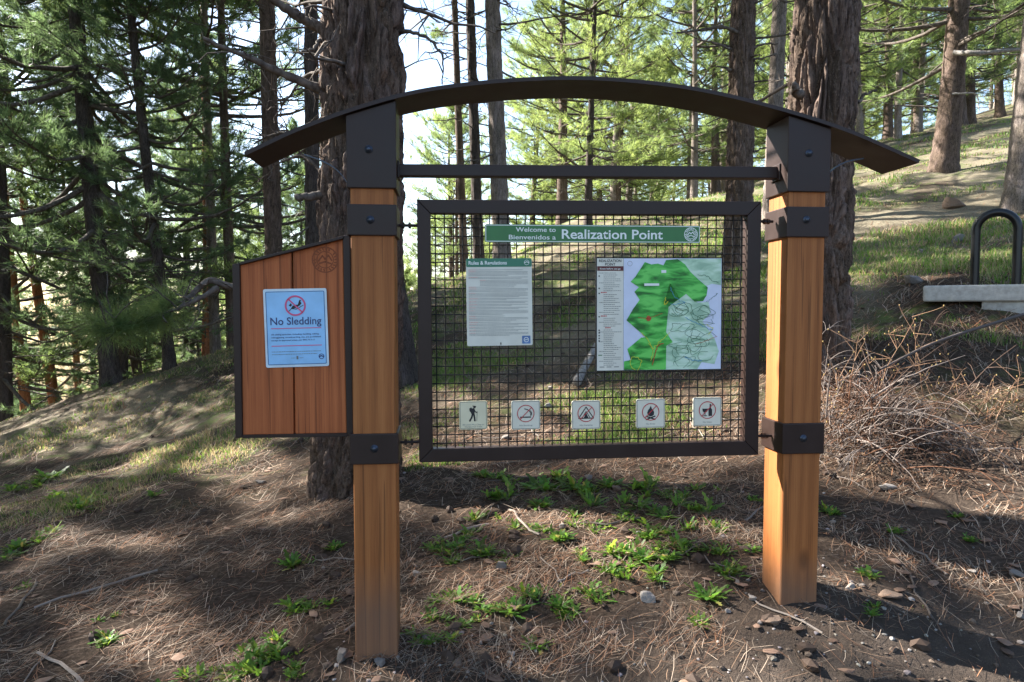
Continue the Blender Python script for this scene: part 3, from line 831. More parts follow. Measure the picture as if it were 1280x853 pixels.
def d_walker(k):
    q = [[(p[0], p[1]) for p in disc(1.6 * k, 10.6 * k, 1.7 * k)]]
    q.append(S(k, [(0.2, 9.3), (-1.8, 8.6), (-4.6, 5.2), (-3.4, 4.2), (-1.6, 5.6), (-2.0, 0.8), (1.6, 0.8), (1.8, 5.4), (1.9, 8.2)]))
    q.append(S(k, [(-4.6, 5.2), (-5.0, 8.8), (-2.6, 10.3), (-1.4, 8.8)]))
    q += stroke(S(k, [(-1.0, 1.2), (-2.2, -3.2), (-4.6, -7.4)]), 2.1 * k) + stroke(S(k, [(0.8, 1.2), (1.6, -3.0), (2.0, -7.2)]), 2.1 * k)
    q += stroke(S(k, [(1.2, 7.4), (2.6, 4.4), (5.0, 3.4)]), 1.4 * k) + stroke(S(k, [(5.2, 5.0), (4.4, -7.4)]), 0.5 * k) + stroke(S(k, [(-0.6, 12.2), (3.6, 11.4)]), 0.9 * k)
    return q
def d_smoke(k):
    q = [S(k, [(-7.2, -1.8), (6.6, -1.8), (6.6, -3.4), (-7.2, -3.4)])]
    return q + stroke(S(k, [(6.0, -0.6), (6.4, 2.4), (4.6, 5.0), (2.0, 6.8), (-1.6, 7.8)]), 1.1 * k) + stroke(S(k, [(7.4, -0.4), (7.4, 2.8), (5.8, 5.6)]), 0.7 * k)
def d_camp(k):
    q = stroke(S(k, [(-9.2, -4.0), (0, 9.8), (9.2, -4.0)]), 1.2 * k) + stroke(S(k, [(-9.4, -4.2), (9.4, -4.2)]), 1.3 * k)
    q += stroke(S(k, [(-5.0, -3.8), (0, 4.2), (5.0, -3.8)]), 0.9 * k)
    q.append(S(k, [(-3.0, -3.8), (0, 2.6), (3.0, -3.8)])); return q
def d_fire(k):
    q = [S(k, [(0.2, 9.6), (-1.8, 5.8), (-3.2, 4.2), (-4.4, 1.0), (-3.4, -2.2), (-1.0, -3.6), (1.6, -3.4), (4.0, -1.8), (4.4, 1.6), (3.0, 4.6), (2.6, 3.2), (1.6, 5.6)])]
    return q + stroke(S(k, [(-5.4, -3.4), (5.4, -7.4)]), 1.7 * k) + stroke(S(k, [(-5.4, -7.4), (5.4, -3.4)]), 1.7 * k)
def d_glass(k):
    q = [S(k, [(1.4, -5.4), (6.0, -5.4), (6.0, 2.4), (4.6, 4.4), (4.6, 9.4), (2.8, 9.4), (2.8, 4.4), (1.4, 2.4)])]
    q.append(S(k, [(-6.4, 3.8), (0.6, 3.8), (0.2, 0.8), (-1.6, -0.9), (-4.2, -0.9), (-6.0, 0.8)]))
    return q + stroke(S(k, [(-2.9, -0.8), (-2.9, -4.8)]), 0.9 * k) + stroke(S(k, [(-5.2, -5.0), (-0.6, -5.0)]), 0.9 * k)
picto((574, 501.5), (609, 536.5), M['sign_cream'], 'cream square plate with a black hiker walking, leftmost below the mesh', ['All Users Must Stay on', 'Designated Trails'], d_walker, False)
picto((639, 501), (675, 536.5), M['sign_white'], 'white square plate with a crossed-out cigarette reading No Smoking', ['No Smoking'], d_smoke)
picto((714.5, 501), (750, 536), M['sign_white'], 'white square plate with a crossed-out tent reading No Camping', ['No Camping'], d_camp)
picto((795, 499), (830.5, 534.5), M['sign_white'], 'white square plate with a crossed-out campfire reading No Fires', ['No Fires'], d_fire)
picto((866, 497), (901, 532), M['sign_white'], 'white square plate with a crossed-out bottle and glass reading No Glass', ['No Glass'], d_glass)

# no sledding notice on the side board
s, w, h = sign_root('sledding_notice', (330, 361), (410.5, 458.5), SV + 0.002, tilt=0.022)
tag(s, 'laminated light blue No Sledding notice pinned to the red planks', 'notice')
px_ = w / 80.5
slab('laminate', w, h, 0.006, 0.0014, M['laminate'], s)
flat('sheet', [rrect(w - 5 * px_, h - 6 * px_, 0.004)], M['blue_sign'], s, 0.0014 + Zp)
flat('border', frame_poly(w - 6 * px_, h - 7 * px_, 0.004, 0.0016), M['navy'], s, 0.0014 + 2 * Zp)
zz = 0.0014 + 2.5 * Zp
flat('prohibition_ring', ring_poly(0, 29 * px_, 13.4 * px_, 2.2 * px_) + stroke([(-9 * px_, 38 * px_), (9 * px_, 20 * px_)], 1.8 * px_), M['pink'], s, zz + Zp)
def Q(pts): return [((x - 385) / 6.56 * px_, (29 + (270 - y) / 6.56) * px_) for x, y in pts]
flat('pictogram', [Q([(348, 292), (362, 272), (388, 262), (406, 262), (428, 246), (414, 238), (420, 222), (436, 224), (428, 236), (438, 250), (424, 268), (396, 286), (366, 296)]), Q([(330, 268), (346, 250), (358, 262), (346, 278)])] + stroke(Q([(328, 318), (352, 294), (392, 300), (450, 268)]), 0.9 * px_), M['black'], s, zz)
text('No Sledding', 0, 4.4 * px_, 65 * px_, 0.0235, M['navy'], s, zz, 'CENTER', 0.012)
flat('red_rule', [[(-32 * px_, 0.2 * px_), (32 * px_, 0.2 * px_), (32 * px_, -0.8 * px_), (-32 * px_, -0.8 * px_)], [(-32 * px_, -22.6 * px_), (32 * px_, -22.6 * px_), (32 * px_, -23.6 * px_), (-32 * px_, -23.6 * px_)]], M['pink'], s, zz)
q = []
for body, yy, wd in (('All sliding activities, including sledding, tubing,', -9, 61), ('tobogganing, snowboarding, etc, are prohibited', -12.8, 63), ('except in approved areas, per BRC 8-3-11', -16.6, 55)):
    text(body, -32 * px_, yy * px_, wd * px_, 0.0046, M['navy'], s, zz, 'LEFT', 0.012)
q = []
for k, (yy, f_) in enumerate(((-31, .98), (-34.4, .9))): q += dashes(-32 * px_, 32 * px_, yy * px_, 0.0016, 410 + k, f_)
q += [[(-1 * px_, -41 * px_), (1.4 * px_, -41 * px_), (1.4 * px_, -36.6 * px_), (-1 * px_, -36.6 * px_)]] + dashes(-8 * px_, -2 * px_, -39.5 * px_, 0.0014, 1) + dashes(3 * px_, 8 * px_, -39.5 * px_, 0.0014, 2)
flat('small_print', q, M['grey_print'], s, zz)
flat('emblem', ring_poly(31 * px_, -38 * px_, 3.6 * px_, 0.9 * px_, 18) + stroke([(28.4 * px_, -38.6 * px_), (30.6 * px_, -37 * px_), (33.6 * px_, -38.4 * px_)], 1.4 * px_), M['navy'], s, zz)
# branded roundel on the right plank
M['brand'] = mat('branded_char', (0.20, 0.056, 0.02), 0.8)
bu, bz = K(406.5, 325, SV + 0.006)
e_ = empty('brand_tmp')
em = emblem(0, 0, 0.042, M['brand'], side, 0.0)
em.rotation_euler = (R(90), 0, 0); em.location = (bu, SV + 0.0053, bz); em.name = 'branded_emblem'
bpy.data.objects.remove(e_)

# ---------------------------------------------------------------- pines
def trunk_mesh(name, H, r0, r1, sides, rows, amp, cell, seed, flare=1.35, bend=0.0, stretch=4.0, grow=1.0):
    """bark plates are real relief; local axis is +z from the root collar"""
    tz = np.linspace(0, 1, rows) ** grow
    z = tz * H - 0.25
    rad = r0 + (r1 - r0) * tz
    fl = 1 + (flare - 1) * np.exp(-np.maximum(z, 0) / (r0 * 1.6))
    th = np.linspace(0, 2 * np.pi, sides, endpoint=False)
    Z, T = np.meshgrid(z, th, indexing='ij')
    lob = 1 + 0.10 * (fl[:, None] - 1) / max(flare - 1, 1e-3) * np.cos(T * 5 + seed) * (flare - 1) * 2
    RR = (rad * fl)[:, None] * lob
    p = np.column_stack([(np.cos(T) * r0).ravel(), (np.sin(T) * r0).ravel(), Z.ravel() / stretch]) / cell
    wob = np.column_stack([fbm(p * 0.9 + 7, 2, seed + 40), fbm(p * 0.9 + 17, 2, seed + 41), fbm(p * 0.9 + 27, 2, seed + 42)]) - 0.5
    f1, f2, cid = worley(p + wob * 1.1, seed)
    e_ = np.clip((f2 - f1 + 0.25 * (fbm(p * 5, 2, seed + 3) - 0.5)) * 3.6, 0, 1); edge = e_ * e_ * (3 - 2 * e_)
    g1, g2, gid = worley((p + wob * 1.6) * np.array([2.3, 2.3, 3.2]), seed + 70)
    edge = edge * (0.72 + 0.28 * np.clip((g2 - g1) * 4, 0, 1)) + 0.22 * (gid - 0.5) * edge
    d = amp * (edge - 0.75) + amp * 0.55 * (cid - 0.5) * edge + amp * 0.5 * (fbm(p * 4.5, 3, seed + 9) - 0.5)
    RR = RR + d.reshape(RR.shape)
    cx = bend * np.sin(tz * 5 + seed) * r0; cy = bend * np.cos(tz * 4 + seed * 2) * r0
    cx -= cx[0]; cy -= cy[0]
    V = np.stack([np.cos(T) * RR + cx[:, None], np.sin(T) * RR + cy[:, None], Z], -1).reshape(-1, 3)
    i = np.arange(rows - 1)[:, None] * sides; j = np.arange(sides)[None, :]; k = (np.arange(sides)[None, :] + 1) % sides
    F = np.stack([i + j, i + k, i + sides + k, i + sides + j], -1).reshape(-1, 4)
    pc = 0.62 + 0.5 * cid + 0.35 * gid
    return np_mesh(name, V, F, True, np.column_stack([pc * 1.06, pc, pc * (0.9 + 0.15 * cid)]))

def needle_tufts(P, D, g, n=18, length=0.15, width=0.0055, spread=1.0):
    """needle triangles round every twig end; P, D (m,3)"""
    m = len(P)
    dirs = D[:, None, :] + g.normal(0, spread * 0.62, (m, n, 3)) + np.array([0, 0, 0.12])
    dirs /= np.linalg.norm(dirs, axis=2)[:, :, None]
    L = length * g.uniform(0.65, 1.15, (m, n, 1))
    back = g.uniform(0, 0.10, (m, n, 1))
    base = P[:, None, :] - D[:, None, :] * back
    side = np.cross(dirs, g.normal(0, 1, (m, n, 3))); side /= np.linalg.norm(side, axis=2)[:, :, None] + 1e-9
    a = base + side * width * 0.5; b = base - side * width * 0.5; c = base + dirs * L
    V = np.stack([a, b, c], 2).reshape(-1, 3)
    F = np.arange(len(V)).reshape(-1, 3)
    tint = np.clip(g.normal(1.0, 0.16, (m, 1, 1, 1)) * np.array([1.0, 1.0, 1.0]), 0.55, 1.5)
    warm = g.uniform(0, 1, (m, 1, 1, 1))
    col = np.broadcast_to(tint * (1 + warm * np.array([0.13, 0.04, -0.04])), (m, n, 3, 3)).reshape(-1, 3)
    return V, F, col

def pine_crown(seed, H, h0, Rm, nb, droop=0.15, dead_from=0.8, n_dead=10, tuft_n=18, subs=7, tufts=4, shape='cone', length=0.15, width=0.0055):
    g = np.random.default_rng(seed); wood = Acc(); TP, TD = [], []
    def r_trunk(z): return 0.02 + 0.010 * (H - z)
    hs = np.sort(h0 + (H - h0) * g.random(nb) ** 0.9)
    for k, z in enumerate(hs):
        f = (z - h0) / (H - h0)
        prof_ = (1 - f) ** 0.75 if shape == 'cone' else math.sin(math.pi * min(1, (0.22 + 0.78 * f))) ** 0.6
        L = max(0.35, Rm * prof_ * g.uniform(0.6, 1.12))
        az = k * 2.399 + g.normal(0, 0.5)
        el = -droop + 0.55 * f + g.normal(0, 0.13)
        d = np.array([math.cos(az) * math.cos(el), math.sin(az) * math.cos(el), math.sin(el)])
        side = np.array([-math.sin(az), math.cos(az), 0])
        n = 9; s_ = np.linspace(0, 1, n)
        path = np.array([0, 0, z]) + d[None] * (L * s_)[:, None] + side[None] * (g.normal(0, 0.10) * L * s_ ** 2)[:, None]
        path[:, 2] += L * (0.22 * s_ ** 2 - droop * 0.35 * np.sin(s_ * np.pi))
        path += np.cumsum(g.normal(0, 0.018, (n, 3)), axis=0) * L * 0.35
        br = min(0.045, 0.012 + 0.011 * L)
        V, F = tube(path, br * (1 - 0.85 * s_), 5); wood.add(V, F)
        for q in range(subs):
            t0 = g.uniform(0.28, 1.0); i0 = t0 * (n - 1); ii = min(int(i0), n - 2)
            p0 = path[ii] + (path[ii + 1] - path[ii]) * (i0 - ii)
            dd = path[ii + 1] - path[ii]; dd /= np.linalg.norm(dd)
            sd = dd + side * g.choice([-1, 1]) * g.uniform(0.4, 1.2) + np.array([0, 0, g.uniform(-0.25, 0.5)])
            sd /= np.linalg.norm(sd)
            l2 = L * g.uniform(0.16, 0.36) * (1.15 - 0.5 * t0) + 0.12
            m = 4; q_ = np.linspace(0, 1, m)
            sp = p0 + sd[None] * (l2 * q_)[:, None]; sp[:, 2] += 0.15 * l2 * q_ ** 2
            V, F = tube(sp, 0.008 * (1 - 0.7 * q_), 3); wood.add(V, F)
            for _ in range(tufts):
                u_ = g.uniform(0.25, 1.0); pp = p0 + sd * l2 * u_ + g.normal(0, 0.05, 3); pp[2] += 0.15 * l2 * u_ ** 2
                td = sd + g.normal(0, 0.35, 3) + np.array([0, 0, 0.25]); TP.append(pp); TD.append(td / np.linalg.norm(td))
        TP.append(path[-1]); TD.append(d)
    for k in range(n_dead):
        z = g.uniform(dead_from, max(h0 + 1.0, dead_from + 0.5)); az = g.uniform(0, 6.28); L = g.uniform(0.35, 1.5) * min(1, Rm / 2)
        d = np.array([math.cos(az), math.sin(az), g.uniform(-0.35, 0.25)]); n = 7; s_ = np.linspace(0, 1, n)
        path = np.array([0, 0, z]) + d[None] * (L * s_)[:, None] + np.cumsum(g.normal(0, 0.06, (n, 3)), axis=0) * L * 0.5 * s_[:, None]
        V, F = tube(path, 0.017 * (1 - 0.8 * s_), 4); wood.add(V, F)
        for _ in range(4):
            ii = g.integers(2, n - 1); dd = g.normal(0, 1, 3); dd /= np.linalg.norm(dd); l2 = L * g.uniform(0.15, 0.4)
            V, F = tube([path[ii], path[ii] + dd * l2 * 0.5, path[ii] + dd * l2 + g.normal(0, 0.05, 3)], [0.007, 0.005, 0.002], 3); wood.add(V, F)
    V, F, col = needle_tufts(np.array(TP), np.array(TD), g, tuft_n, length, width)
    return wood.mesh('branches'), np_mesh('crown', V, F, False, col)

VAR = {}
def var(key, matn, **kw):
    w_, n_ = pine_crown(**kw); w_.materials.append(M['dead']); n_.materials.append(M[matn]); VAR[key] = (w_, n_, kw['H'])
BIG = dict(length=0.18, width=0.0095)
var('tall_a', 'needles', seed=1, H=17, h0=5.6, Rm=3.1, nb=70, dead_from=1.6, n_dead=30, subs=9, tufts=5, tuft_n=20, shape='round', **BIG)
var('tall_b', 'needles', seed=2, H=19, h0=7.0, Rm=3.0, nb=66, dead_from=2.0, n_dead=28, subs=9, tufts=5, tuft_n=20, shape='round', **BIG)
var('dense_a', 'needles_shaded', seed=3, H=14, h0=1.3, Rm=3.1, nb=92, droop=0.30, dead_from=0.8, n_dead=22, subs=9, tufts=5, tuft_n=20, **BIG)
var('dense_b', 'needles_shaded', seed=4, H=12, h0=1.0, Rm=2.8, nb=88, droop=0.25, dead_from=0.7, n_dead=22, subs=9, tufts=5, tuft_n=20, **BIG)
AIRY = dict(length=0.17, width=0.0085)
var('mid_a', 'needles', seed=5, H=11, h0=1.6, Rm=2.6, nb=78, droop=0.12, dead_from=0.6, n_dead=12, subs=9, tufts=5, tuft_n=18, shape='round', **AIRY)
var('mid_b', 'needles_sunlit', seed=6, H=10, h0=1.4, Rm=2.6, nb=74, droop=0.10, dead_from=0.6, n_dead=10, subs=9, tufts=5, tuft_n=18, shape='round', **AIRY)
var('young_a', 'needles_sunlit', seed=7, H=6.5, h0=0.5, Rm=1.7, nb=54, droop=0.05, n_dead=4, dead_from=0.4, subs=8, tufts=5, tuft_n=18, **AIRY)
var('young_b', 'needles', seed=8, H=5.0, h0=0.3, Rm=1.6, nb=52, droop=0.05, n_dead=3, dead_from=0.3, subs=8, tufts=5, tuft_n=18, **AIRY)
var('thick_a', 'needles', seed=9, H=15, h0=3.6, Rm=3.0, nb=92, droop=0.15, dead_from=1.0, n_dead=20, subs=10, tufts=6, tuft_n=20, shape='round', length=0.18, width=0.013)  # extra dense crown, made to block more sun for the unseen shade pines

TRUNKS = {}
def shared_trunk(key, H):
    if key not in TRUNKS:
        TRUNKS[key] = trunk_mesh('trunk', H, 0.15, 0.02, 14, 60, 0.010, 0.05, len(TRUNKS) + 60, 1.3, 0.5)
    return TRUNKS[key]

_tid = [0]
def pine(name, base, r, H, vkey, label, group=None, lean=(0, 0), spin=None, bark='bark', own=None, cscale=1.0, dup=False):
    """base (x, y); trunk radius r at the collar; lean = sideways metres per metre of height in x, y"""
    _tid[0] += 1
    x, y = base
    g = random.Random(_tid[0] * 13)
    up = Vector((lean[0], lean[1], 1)).normalized()
    o = empty(name, (x, y, gz(x, y)))
    q = Vector((0, 0, 1)).rotation_difference(up)
    o.rotation_mode = 'QUATERNION'
    o.rotation_quaternion = q @ Quaternion((0, 0, 1), g.uniform(0, 6.28) if spin is None else spin)
    tag(o, label, 'pine tree', group)
    wm, nm, VH = VAR[vkey]
    s = H / VH
    if own:
        tm = trunk_mesh('trunk', H, r, 0.03, own[0], own[1], own[2], own[3], _tid[0], own[6] if len(own) > 6 else 1.25, 0.35, own[4] if len(own) > 4 else 4.0, own[5] if len(own) > 5 else 1.0)
        tr_ = link('trunk', tm, M[bark], o)
    else:
        tm = shared_trunk((vkey, bark), VH); tr_ = link('trunk', tm, M[bark], o); tr_.scale = (r / 0.15, r / 0.15, s)
    b = link('branches', wm, None, o); b['kind'] = 'stuff'; c = link('crown', nm, None, o)
    for z_ in (b, c): z_.scale = (s * cscale, s * cscale, s)
    return o

def pine_px(name, bpx, tpx, D, wpx, H, vkey, label, **kw):
    """a pine read off the photograph: base and an upper point of its trunk, distance, width"""
    a = at(*bpx, D); b = at(*tpx, D)
    return pine(name, (a.x, a.y), wpx * D / FPX / 2, H, vkey, label, lean=((b.x - a.x) / (b.z - a.z), 0.0), **kw)

# the two great pines by the kiosk and the one behind the left post
TA = pine_px('ponderosa_pine', (443, 607), (450, 0), 4.1, 106, 20, 'tall_b', 'thick-barked ponderosa pine just behind the left post and red side board', bark='bark', own=(230, 640, 0.050, 0.066, 5.5, 2.4, 1.08), spin=0.5)
TB = pine_px('ponderosa_pine', (1014, 470), (1037, 0), 4.7, 80, 20, 'tall_a', 'thick dark ponderosa pine rising behind the right post', bark='bark', own=(230, 640, 0.050, 0.064, 5.5, 2.4, 1.06), spin=1.5)
pine_px('ponderosa_pine', (486, 487), (452, 100), 7.0, 70, 18, 'tall_a', 'dark pine trunk showing between left post and notice frame', bark='bark_shaded', own=(90, 300, 0.022, 0.06))
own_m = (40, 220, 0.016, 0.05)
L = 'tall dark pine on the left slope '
pine_px('pine_tree', (140, 482), (95, 0), 10.2, 23, 15, 'dense_a', 'stout dark pine at the left slope crest, thickest trunk left of the board', bark='bark_shaded', own=own_m)
pine_px('pine_tree', (213, 463), (184, 150), 10.0, 15, 9, 'dense_b', 'slim blackish leaning pine between the stout left pine and red board', bark='bark_shaded', own=own_m)
pine_px('pine_tree', (78, 500), (52, 300), 13.5, 15, 12, 'dense_b', 'slender orange-lit pine trunk left of the stout dark pine', bark='bark_orange_sunlit')
pine_px('pine_tree', (40, 508), (18, 330), 13, 14, 12, 'mid_a', 'brown leaning pine near the left picture edge', bark='bark_orange_sunlit')
pine_px('pine_tree', (6, 522), (0, 400), 11, 18, 12, 'dense_a', 'shaded pine cut by the left picture edge', bark='bark_shaded')
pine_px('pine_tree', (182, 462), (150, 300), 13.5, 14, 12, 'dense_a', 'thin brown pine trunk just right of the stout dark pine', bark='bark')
pine_px('pine_tree', (256, 443), (254, 200), 13.2, 12, 13, 'dense_b', 'reddish twin pine trunk beside the red board, its left one', bark='bark_orange_sunlit')
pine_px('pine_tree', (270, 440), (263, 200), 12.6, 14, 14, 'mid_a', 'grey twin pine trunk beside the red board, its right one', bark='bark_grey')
pine_px('pine_tree', (98, 484), (90, 350), 16, 11, 11, 'dense_b', 'thin shaded pine deeper in the wood behind the orange trunk', bark='bark_orange_sunlit')
pine_px('pine_tree', (291, 430), (286, 150), 12, 14, 15, 'tall_a', 'narrow pine trunk rising behind the sloping top of red board', bark='bark')
pine_px('pine_tree', (346, 440), (332, 0), 9.2, 23, 17, 'tall_b', 'straight dark pine behind the red board under the roof tip', bark='bark', own=own_m)
pine_px('pine_tree', (392, 440), (384, 60), 8.6, 20, 16, 'tall_a', 'shaded pine hugging the left edge of the thick ponderosa', bark='bark_shaded', own=own_m)
pine_px('pine_tree', (226, 448), (232, 200), 18, 9, 13, 'dense_a', 'far thin pine seen behind the blackish leaning pine', bark='bark_shaded')
pine_px('pine_tree', (581, 352), (573, 40), 15, 11, 17, 'tall_a', 'thinnest of three bare pines behind the left half of the frame', bark='bark')
pine_px('pine_tree', (599, 352), (591, 0), 13, 14, 18, 'tall_b', 'middle of three bare pines behind the left half of the frame', bark='bark_shaded', own=own_m)
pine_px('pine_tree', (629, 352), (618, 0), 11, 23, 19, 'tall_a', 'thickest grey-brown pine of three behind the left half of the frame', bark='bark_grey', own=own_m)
pine_px('pine_tree', (735, 285), (738, 60), 14.5, 11, 8.2, 'mid_b', 'bushy young pine standing behind the middle of the roof arch', bark='bark_shaded')
pine_px('pine_tree', (922, 336), (934, 0), 8.3, 34, 18, 'tall_b', 'rough brown pine behind the right part of the notice frame', bark='bark', own=(110, 420, 0.024, 0.06, 3.2, 1.6))
pine_px('pine_tree', (962, 300), (972, 0), 11, 20, 17, 'tall_a', 'grey pine between the brown pine and right steel cap', bark='bark_grey', own=own_m)
pine_px('pine_tree', (1179, 214), (1198, 0), 13, 29, 14, 'mid_a', 'sunlit pine standing alone on the grassy hill above the roof tip', bark='bark', own=own_m)
pine_px('pine_tree', (1273, 262), (1289, 60), 9.6, 34, 16, 'tall_a', 'grey-brown pine cut by the right picture edge', bark='bark_grey', own=own_m)
far = [((1076, 150), (1074, 60), 22, 10, 'mid_b', 'pale thin pine just right of the dark ponderosa trunk'),
       ((1110, 172), (1112, 90), 24, 12, 'mid_a', 'dark far pine at the foot of the hill crest'),
       ((1122, 176), (1126, 40), 22, 9, 'mid_b', 'thin pale pine beside the dark far pine on the crest'),
       ((1146, 160), (1144, 60), 27, 9, 'mid_b', 'slender far pine left of the lone sunlit pine'),
       ((1202, 158), (1204, 60), 24, 13, 'mid_a', 'far pine just right of the lone sunlit pine trunk'),
       ((1213, 156), (1216, 60), 25, 12, 'mid_b', 'second far pine right of the lone sunlit pine trunk'),
       ((1250, 148), (1252, 60), 28, 11, 'mid_a', 'far pine on the crest near the right picture edge'),
       ((867, 262), (868, 90), 21, 10, 'mid_a', 'grey far pine left of the rough brown pine'),
       ((895, 262), (897, 140), 24, 12, 'mid_b', 'far pine close left of the rough brown pine trunk'),
       ((772, 275), (775, 200), 24, 9, 'mid_b', 'far reddish pine right of the bushy young pine'),
       ((752, 275), (750, 190), 26, 9, 'young_a', 'far small pine close right of the bushy young pine'),
       ((700, 285), (698, 190), 26, 8, 'mid_b', 'far pale pine left of the bushy young pine')]
for b_, t_, D, w_, vk, lb in far:
    pine_px('pine_tree', b_, t_, D, w_, rnd.uniform(9, 12), vk, lb, bark='bark_grey' if 'pale' in lb or 'grey' in lb else 'bark', group='far pines on the crest')
# the wood behind: stands of like trees, kept clear of the near slope
def stand(n, xr, yr, keys, label, group, hr, bark, min_d=2.2, seed=0):
    g = random.Random(seed); placed = []
    for _ in range(n * 12):
        if len(placed) >= n: break
        x, y = g.uniform(*xr), g.uniform(*yr)
        if any((x - a) ** 2 + (y - b) ** 2 < min_d ** 2 for a, b in placed): continue
        placed.append((x, y))
        pine('pine_tree', (x, y), g.uniform(0.10, 0.19), g.uniform(*hr), g.choice(keys), label, group, lean=(g.uniform(-.04, .04), g.uniform(-.03, .03)), bark=bark)
stand(22, (-28, -6.5), (17, 38), ['dense_a', 'dense_b', 'mid_a'], 'shaded pine deep in the dark wood below the left slope', 'pines in the dark wood on the left', (10, 14), 'bark_shaded', 2.3, 1)
stand(26, (-24, -4.5), (13, 28), ['young_b', 'young_b', 'young_a', 'dense_b'], 'low bushy young pine below the crest of the left slope', 'young pines below the left slope', (3.0, 5.5), 'bark_shaded', 1.9, 11)
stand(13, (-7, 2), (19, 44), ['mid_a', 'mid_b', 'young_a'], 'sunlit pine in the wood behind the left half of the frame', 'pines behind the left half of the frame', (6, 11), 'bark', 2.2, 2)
stand(24, (1.5, 15), (24, 48), ['mid_a', 'mid_b', 'young_a', 'mid_b'], 'sunlit yellow-green pine in the wood behind the roof arch', 'pines behind the roof arch', (6.5, 11), 'bark_grey', 2.1, 3)
stand(34, (13, 38), (26, 50), ['mid_a', 'mid_b', 'young_a', 'mid_b'], 'sunlit pine along the top of the grassy hill', 'pines along the hill top', (6.5, 11), 'bark_grey', 2.1, 4)
stand(14, (-45, 45), (50, 72), ['mid_a', 'mid_b'], 'faint pine in the farthest row of the wood', 'farthest pines', (9, 13), 'bark', 5, 5)
# unseen pines added up-sun, placed to throw shade and leave sun patches
for (x, y, H, vk, sp) in [(-12.94, 9.7, 14.8, 'tall_a', 5.87), (-16.25, 10.41, 17.4, 'dense_a', 3.5), (-10.97, 4.15, 13.9, 'thick_a', 2.4), (-18.36, 4.71, 17.7, 'thick_a', 1.9), (-15.95, 8.06, 15.5, 'thick_a', 5.76), (-15.2, 6.79, 16.6, 'tall_a', 0.85), (-17.62, 6.62, 14.7, 'thick_a', 4.28), (-15.96, 2.92, 12.5, 'thick_a', 5.82), (-14.82, 11.15, 13.0, 'dense_a', 2.5), (-8.71, -1.71, 12.5, 'thick_a', 0.83), (-8.55, 3.5, 12.2, 'thick_a', 2.8), (-17.6, 8.84, 16.7, 'thick_a', 5.0), (-19.62, -0.52, 12.6, 'dense_a', 1.58), (-16.92, 1.81, 12.0, 'dense_a', 2.69), (-18.41, 2.45, 14.6, 'thick_a', 3.42), (-6.36, -0.29, 12.3, 'tall_a', 5.21), (-4.95, 1.0, 14.3, 'dense_a', 0.01), (-15.84, 12.43, 16.8, 'tall_a', 5.14), (-7.75, 0.66, 17.4, 'tall_a', 2.2), (-7.53, 2.36, 17.2, 'tall_a', 0.11), (-19.14, 6.04, 15.5, 'thick_a', 2.7), (-12.45, 4.89, 15.1, 'thick_a', 0.72), (-12.04, -0.22, 12.1, 'thick_a', 5.57), (-12.93, -1.99, 17.7, 'thick_a', 4.88)]:
    pine('pine_tree', (x, y), 0.17, H, vk, 'unseen pine added beyond the left picture edge for its shade', 'unseen shade pines beyond the left edge', bark='bark', spin=sp)

# limbs of the near pines, each a part of its tree
def limb(tree, pts, D, r0, r1, name='limb', sides=8, twigs=0, seed=0, m='dead'):
    g = np.random.default_rng(seed)
    mw = Matrix.LocRotScale(tree.location, tree.rotation_quaternion, (1, 1, 1)).inverted()
    W = [at(*p, D if not hasattr(D, '__len__') else D[i]) for i, p in enumerate(pts)]
    q = spline([mw @ w for w in W], 22)
    q[2:] += np.cumsum(g.normal(0, 0.004, (20, 3)), axis=0)
    s_ = np.linspace(0, 1, 22); a = Acc()
    V, F = tube(q, (r0 + (r1 - r0) * s_) * (1 + 0.12 * g.normal(0, 1, 22)), sides); a.add(V, F)
    for _ in range(twigs):
        i = g.integers(5, 21); d = g.normal(0, 1, 3); d[2] += 0.2; d /= np.linalg.norm(d); l = g.uniform(0.08, 0.32)
        k = np.linspace(0, 1, 5)[:, None]; pth = q[i] + d * l * k + g.normal(0, 0.02, (5, 3)) * k
        V, F = tube(pth, 0.005 * (1 - 0.7 * k[:, 0]), 4); a.add(V, F)
    return link(name, a.mesh('limb'), M[m], tree), q
limb(TA, [(400, 112), (362, 96), (320, 78), (255, 51)], [4.0, 3.9, 3.8, 3.7], 0.030, 0.010, twigs=10, seed=1)
limb(TA, [(402, 36), (372, 20), (330, -6)], [4.0, 3.9, 3.8], 0.035, 0.022, twigs=3, seed=2)
limb(TA, [(402, 48), (386, 62), (374, 70)], [4.0, 3.9, 3.9], 0.012, 0.004, twigs=3, seed=3)
limb(TA, [(498, 40), (522, 44), (540, 56), (550, 72), (546, 102)], [4.1, 4.0, 4.0, 3.95, 3.9], 0.012, 0.004, twigs=6, seed=4)
limb(TA, [(405, 246), (390, 243), (380, 242)], [4.0, 3.9, 3.9], 0.024, 0.022, twigs=0, seed=5)
limb(TA, [(402, 150), (372, 172), (350, 168), (318, 182)], [4.1, 4.2, 4.3, 4.4], 0.014, 0.005, twigs=14, seed=61)
limb(TA, [(402, 215), (380, 196), (352, 206), (322, 232)], [4.1, 4.2, 4.3, 4.5], 0.012, 0.004, twigs=14, seed=62)
limb(TA, [(402, 88), (380, 96), (352, 128), (344, 150)], [4.1, 4.2, 4.3, 4.3], 0.012, 0.004, twigs=12, seed=63)
lb1, q1 = limb(TA, [(405, 366), (340, 366), (290, 358), (262, 351), (238, 374), (205, 388)], [4.05, 4.0, 3.9, 3.85, 3.8, 3.8], 0.030, 0.012, twigs=8, seed=6)
lb2, q2 = limb(TA, [(272, 360), (250, 372), (222, 382), (170, 398), (132, 408)], [3.88, 3.8, 3.75, 3.7, 3.65], 0.018, 0.006, twigs=18, seed=7)
g = np.random.default_rng(77)
TP, TD = [], []
